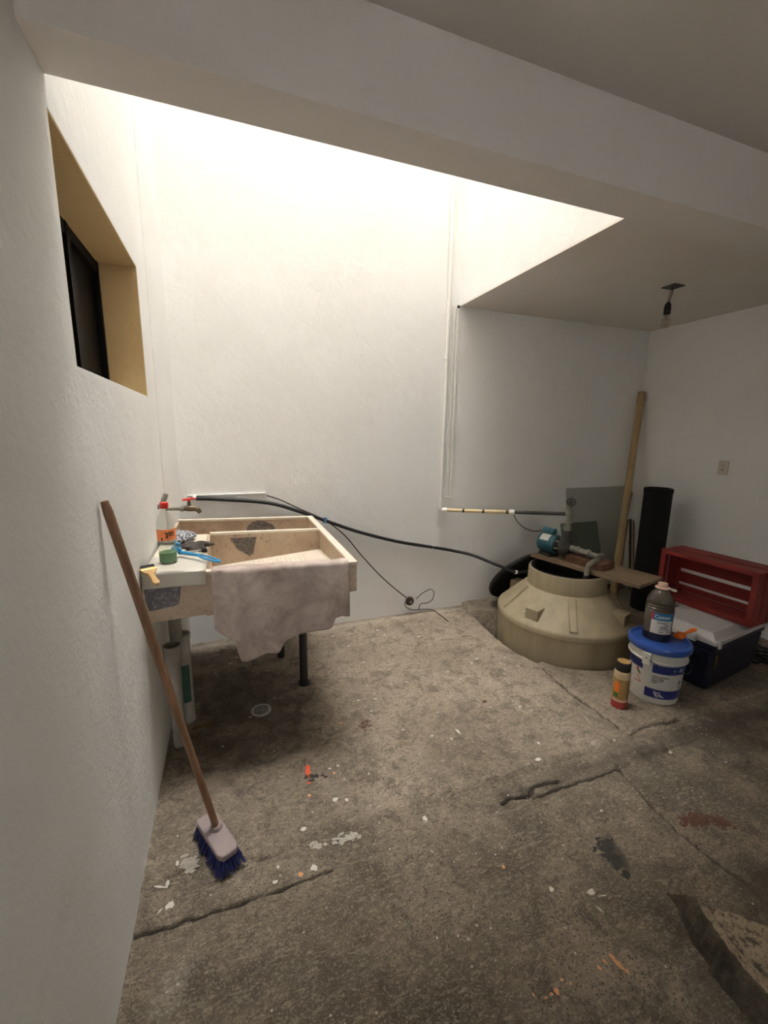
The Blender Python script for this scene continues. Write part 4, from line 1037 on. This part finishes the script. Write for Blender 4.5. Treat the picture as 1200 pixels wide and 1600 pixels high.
# ------------------------------------------------------------------ broken concrete piece, lower right
def stone():
    left = [(1.383,.782),(1.361,.738),(1.330,.69),(1.308,.625),(1.291,.568),(1.284,.513),(1.280,.45),(1.275,.30),(1.29,-.02)]
    right = [(1.383,.782),(1.412,.748),(1.475,.672),(1.518,.628),(1.56,.57),(1.66,.44),(1.78,.25),(1.82,-.02)]
    n = 150
    xs = np.linspace(1.24, 1.84, n); ys = np.linspace(-.02, .79, n)
    lx = lambda y: np.interp(y, [p[1] for p in reversed(left)], [p[0] for p in reversed(left)])
    rx = lambda y: np.interp(y, [p[1] for p in reversed(right)], [p[0] for p in reversed(right)])
    ve = []
    for y in ys:
        for x in xs:
            n1 = mnoise.noise(Vector((x*22, y*22, 1))); n2 = mnoise.noise(Vector((x*65, y*65, 4))); n3 = mnoise.noise(Vector((x*9, y*9, 7)))
            a = x-lx(y)+.006*n1+.004*n2; b = rx(y)-x+.006*n1
            if a < -.004 or b < -.004: ve.append((x, y, -.03)); continue
            t = max(0, min(1, (.785-y)/.12)); top = .03+.080*t                       # grows from the pointed end
            wdt = .010+.014*t                                                          # sloping broken flank
            z = top*min(1, max(0, a)/wdt)**.85
            rl = .060-.004*t+.010*n3
            if a > rl: z -= (.050*min(1, (a-rl)/.010)*max(.35, 1-(a-rl)*4.5))*min(1, t*1.4)
            z = min(z, .012+max(0, b)*1.6)
            z += .006*n1+.006*n2*(1.6 if a < wdt else .7)
            ve.append((x, y, max(-.02, z)))
    fa = [(j*n+i, j*n+i+1, (j+1)*n+i+1, (j+1)*n+i) for j in range(n-1) for i in range(n-1)
          if max(ve[j*n+i][2], ve[j*n+i+1][2], ve[(j+1)*n+i+1][2], ve[(j+1)*n+i][2]) > -.019]
    used = sorted({i for f in fa for i in f}); mp = {i: k for k, i in enumerate(used)}
    mb = MB().add([ve[i] for i in used], [tuple(mp[i] for i in f) for f in fa])
    o = mb.build('concrete_block', None, smooth=True, angle=75)
    N = NT('dark_sided_concrete'); N.coord(world=True)
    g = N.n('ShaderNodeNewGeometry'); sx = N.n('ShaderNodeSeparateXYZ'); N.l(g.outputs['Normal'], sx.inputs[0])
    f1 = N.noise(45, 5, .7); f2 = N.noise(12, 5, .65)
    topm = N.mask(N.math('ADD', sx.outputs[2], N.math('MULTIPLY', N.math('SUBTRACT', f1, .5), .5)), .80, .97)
    col = N.mix(topm, N.ramp(f2, [(.3, srgb(52,46,38)), (.7, srgb(104,94,78))]), N.ramp(f2, [(.3, srgb(132,116,96)), (.7, srgb(164,146,122))]))  # dark sides, paler where the surface faces up
    f3 = N.noise(110, 4, .75); col = N.mix(N.math('MULTIPLY', N.mask(f3, .52, .6), .6), col, srgb(44,38,31))
    N.color(col); N.set(Roughness=.95); N.bump(f1, .8, .01)
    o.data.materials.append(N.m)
    tag(o, 'broken piece of dark-sided concrete with a raised ridge, lower right corner of the floor', 'concrete')
stone()

# ------------------------------------------------------------------ paint drips and smears on the floor (thin dried films)
def floor_z(x, y):
    i = int(np.clip(np.searchsorted(FLX, x), 1, len(FLX)-1)); j = int(np.clip(np.searchsorted(FLY, y), 1, len(FLY)-1))
    return float(FLZ[j-1:j+1, i-1:i+1].max())
def splat(mb, px, py, rx, ry, rot=0, rough=.35, n=14, seed=0):
    c = at_z(px, py, .01); rnd = random.Random(seed or int(px*7+py)); z = floor_z(c.x, c.y)+.0025
    pts = []
    for i in range(n):
        t = 2*PI*i/n; k_ = 1+rough*rnd.uniform(-1, 1)
        x, y = rx*k_*math.cos(t), ry*k_*math.sin(t)
        pts.append((c.x+x*math.cos(rot)-y*math.sin(rot), c.y+x*math.sin(rot)+y*math.cos(rot)))
    zz = [floor_z(*p)+.002 for p in pts]
    vs = [(c.x, c.y, max(z, sum(zz)/n))]+[(x, y, q) for (x, y), q in zip(pts, zz)]
    mb.add(vs, [(0, 1+i, 1+(i+1) % n) for i in range(n)])
wh = MB()
for a_ in ((265,1412,.014,.012),(250,1420,.010,.003,.8),(277,1350,.006,.010),(664,1276,.009,.012),(841,1188,.016,.011),(924,1392,.014,.010),(942,1397,.016,.002,-.2),(937,1418,.003,.012,.4),(862,1388,.008,.008),
           (488,1270,.004,.004),(262,1380,.006,.010),(250,1385,.003,.02,1.2),(491,1354,.012,.012),(430,1376,.010,.008),(434,1352,.006,.006),(475,1297,.012,.008),(524,1250,.010,.009),(542,1251,.008,.008),(515,1201,.008,.005),(528,1197,.007,.005),(532,1209,.003,.003),(538,1218,.004,.004),
           (812,1106,.012,.007),(745,1030,.012,.008),(737,1036,.012,.007),(720,1061,.012,.005),(743,1020,.008,.005),(715,1143,.008,.02,.1),(675,1150,.007,.006),(841,1162,.006,.010),(960,1157,.006,.004),(940,1265,.006,.005),(1000,1262,.003,.003),(1048,1172,.01,.006),(1135,1188,.007,.004),(1160,1460,.005,.005),(777,1268,.004,.004),(560,1095,.009,.006),(569,1035,.01,.005),(580,1118,.005,.004),(635,1066,.009,.005),(585,1085,.006,.004),(655,1180,.005,.005),(705,1155,.006,.008),
           (360,1037,.012,.006),(340,1018,.014,.006),(430,1005,.016,.008),(470,1010,.012,.005),(520,995,.014,.006),(545,1010,.012,.006),(590,985,.016,.008),(600,993,.010,.006),(655,995,.012,.008),(665,985,.010,.005),(690,990,.008,.005),(735,997,.008,.005),(370,1028,.014,.007)):
    splat(wh, *a_[:4], rot=a_[4] if len(a_) > 4 else 0)
rnd = random.Random(21)
for i in range(150):
    x, y = rnd.uniform(-.2, 1.85), rnd.betavariate(1.6, 1.1)*1.75+1.42; r_ = rnd.choice((.0025,.003,.004,.006))
    c_ = [rnd.uniform(.7,1.4)*r_, r_]; z = floor_z(x, y)+.003
    if abs(x-.12) < .55 and 1.9 < y < 3.1 and rnd.random() < .8: continue
    wh.add([(x+c_[0]*math.cos(t)*rnd.uniform(.7,1.2), y+c_[1]*math.sin(t)*rnd.uniform(.7,1.2), z) for t in [k*PI/4 for k in range(8)]], [tuple(range(8))])
o = wh.build('white_paint_drips', plain('dried_white_paint', srgb(208,201,188), .7, var=.15, scale=60), floor); o['kind'] = 'stuff'
def smear(mb, px, py, rx, ry, rot, n, seed):
    rnd = random.Random(seed)
    for i in range(n):
        u, v = rnd.gauss(0, .45), rnd.gauss(0, .45)
        splat(mb, px+rx*(u*math.cos(rot)-v*ry/rx*math.sin(rot)), py+rx*(u*math.sin(rot)+v*ry/rx*math.cos(rot)), rnd.uniform(.004,.013), rnd.uniform(.003,.007), rnd.uniform(-.4,.4), .5, 9, seed*100+i)
sm = MB(); smear(sm, 294, 1351, 14, 14, 0, 60, 3); smear(sm, 540, 1306, 22, 8, -.2, 50, 4); smear(sm, 495, 1318, 14, 6, -.1, 16, 5)
o = sm.build('white_paint_smears', plain('worn_white_paint', srgb(176,168,154), .8, var=.3, scale=50), floor); o['kind'] = 'stuff'
og = MB()
for a_ in ((481,1200,.011,.016),(481,1206,.012,.022),(481,1212,.011,.015),(483,1224,.008,.006)): splat(og, *a_, rough=.15)
o = og.build('orange_paint_drips', plain('dried_orange_paint', srgb(226,92,52), .6, var=.1), floor); o['kind'] = 'stuff'
og = MB()
for a_ in ((483,1244,.008,.006),(532,1130,.009,.006),(522,1208,.007,.006),(470,1364,.009,.008),(787,1354,.007,.006),(957,1492,.005,.010,.5),(963,1500,.006,.014,.5),(970,1508,.006,.012,.6),(980,1515,.006,.006),(945,1500,.004,.007,.4),(937,1511,.004,.008,.3),(870,1548,.008,.008),(862,1552,.005,.004),(853,1558,.004,.003),(878,1530,.006,.003),(892,1536,.004,.003),(834,1554,.003,.006)): splat(og, *a_[:4], rot=a_[4] if len(a_) > 4 else 0, rough=.25)
o = og.build('peach_paint_drips', plain('dried_peach_paint', srgb(222,160,108), .7, var=.2), floor); o['kind'] = 'stuff'
rd = MB(); smear(rd, 1092, 1278, 30, 9, .02, 150, 8); smear(rd, 1125, 1280, 22, 10, .3, 60, 9); smear(rd, 570, 1134, 10, 8, 0, 24, 15); smear(rd, 757, 1097, 4, 3, 0, 8, 16)
o = rd.build('red_paint_smear', plain('worn_red_paint', srgb(106,72,58), .9, var=.4, scale=40), floor); o['kind'] = 'stuff'
dk = MB(); smear(dk, 490, 1213, 16, 5, 0, 26, 11); smear(dk, 945, 1320, 14, 14, 0, 70, 12); smear(dk, 962, 1345, 16, 8, .9, 60, 13); smear(dk, 979, 1364, 8, 5, .9, 20, 14)
o = dk.build('blue_paint_smear', plain('worn_blue_black_paint', srgb(62,57,50), .9, var=.4, scale=50), floor); o['kind'] = 'stuff'
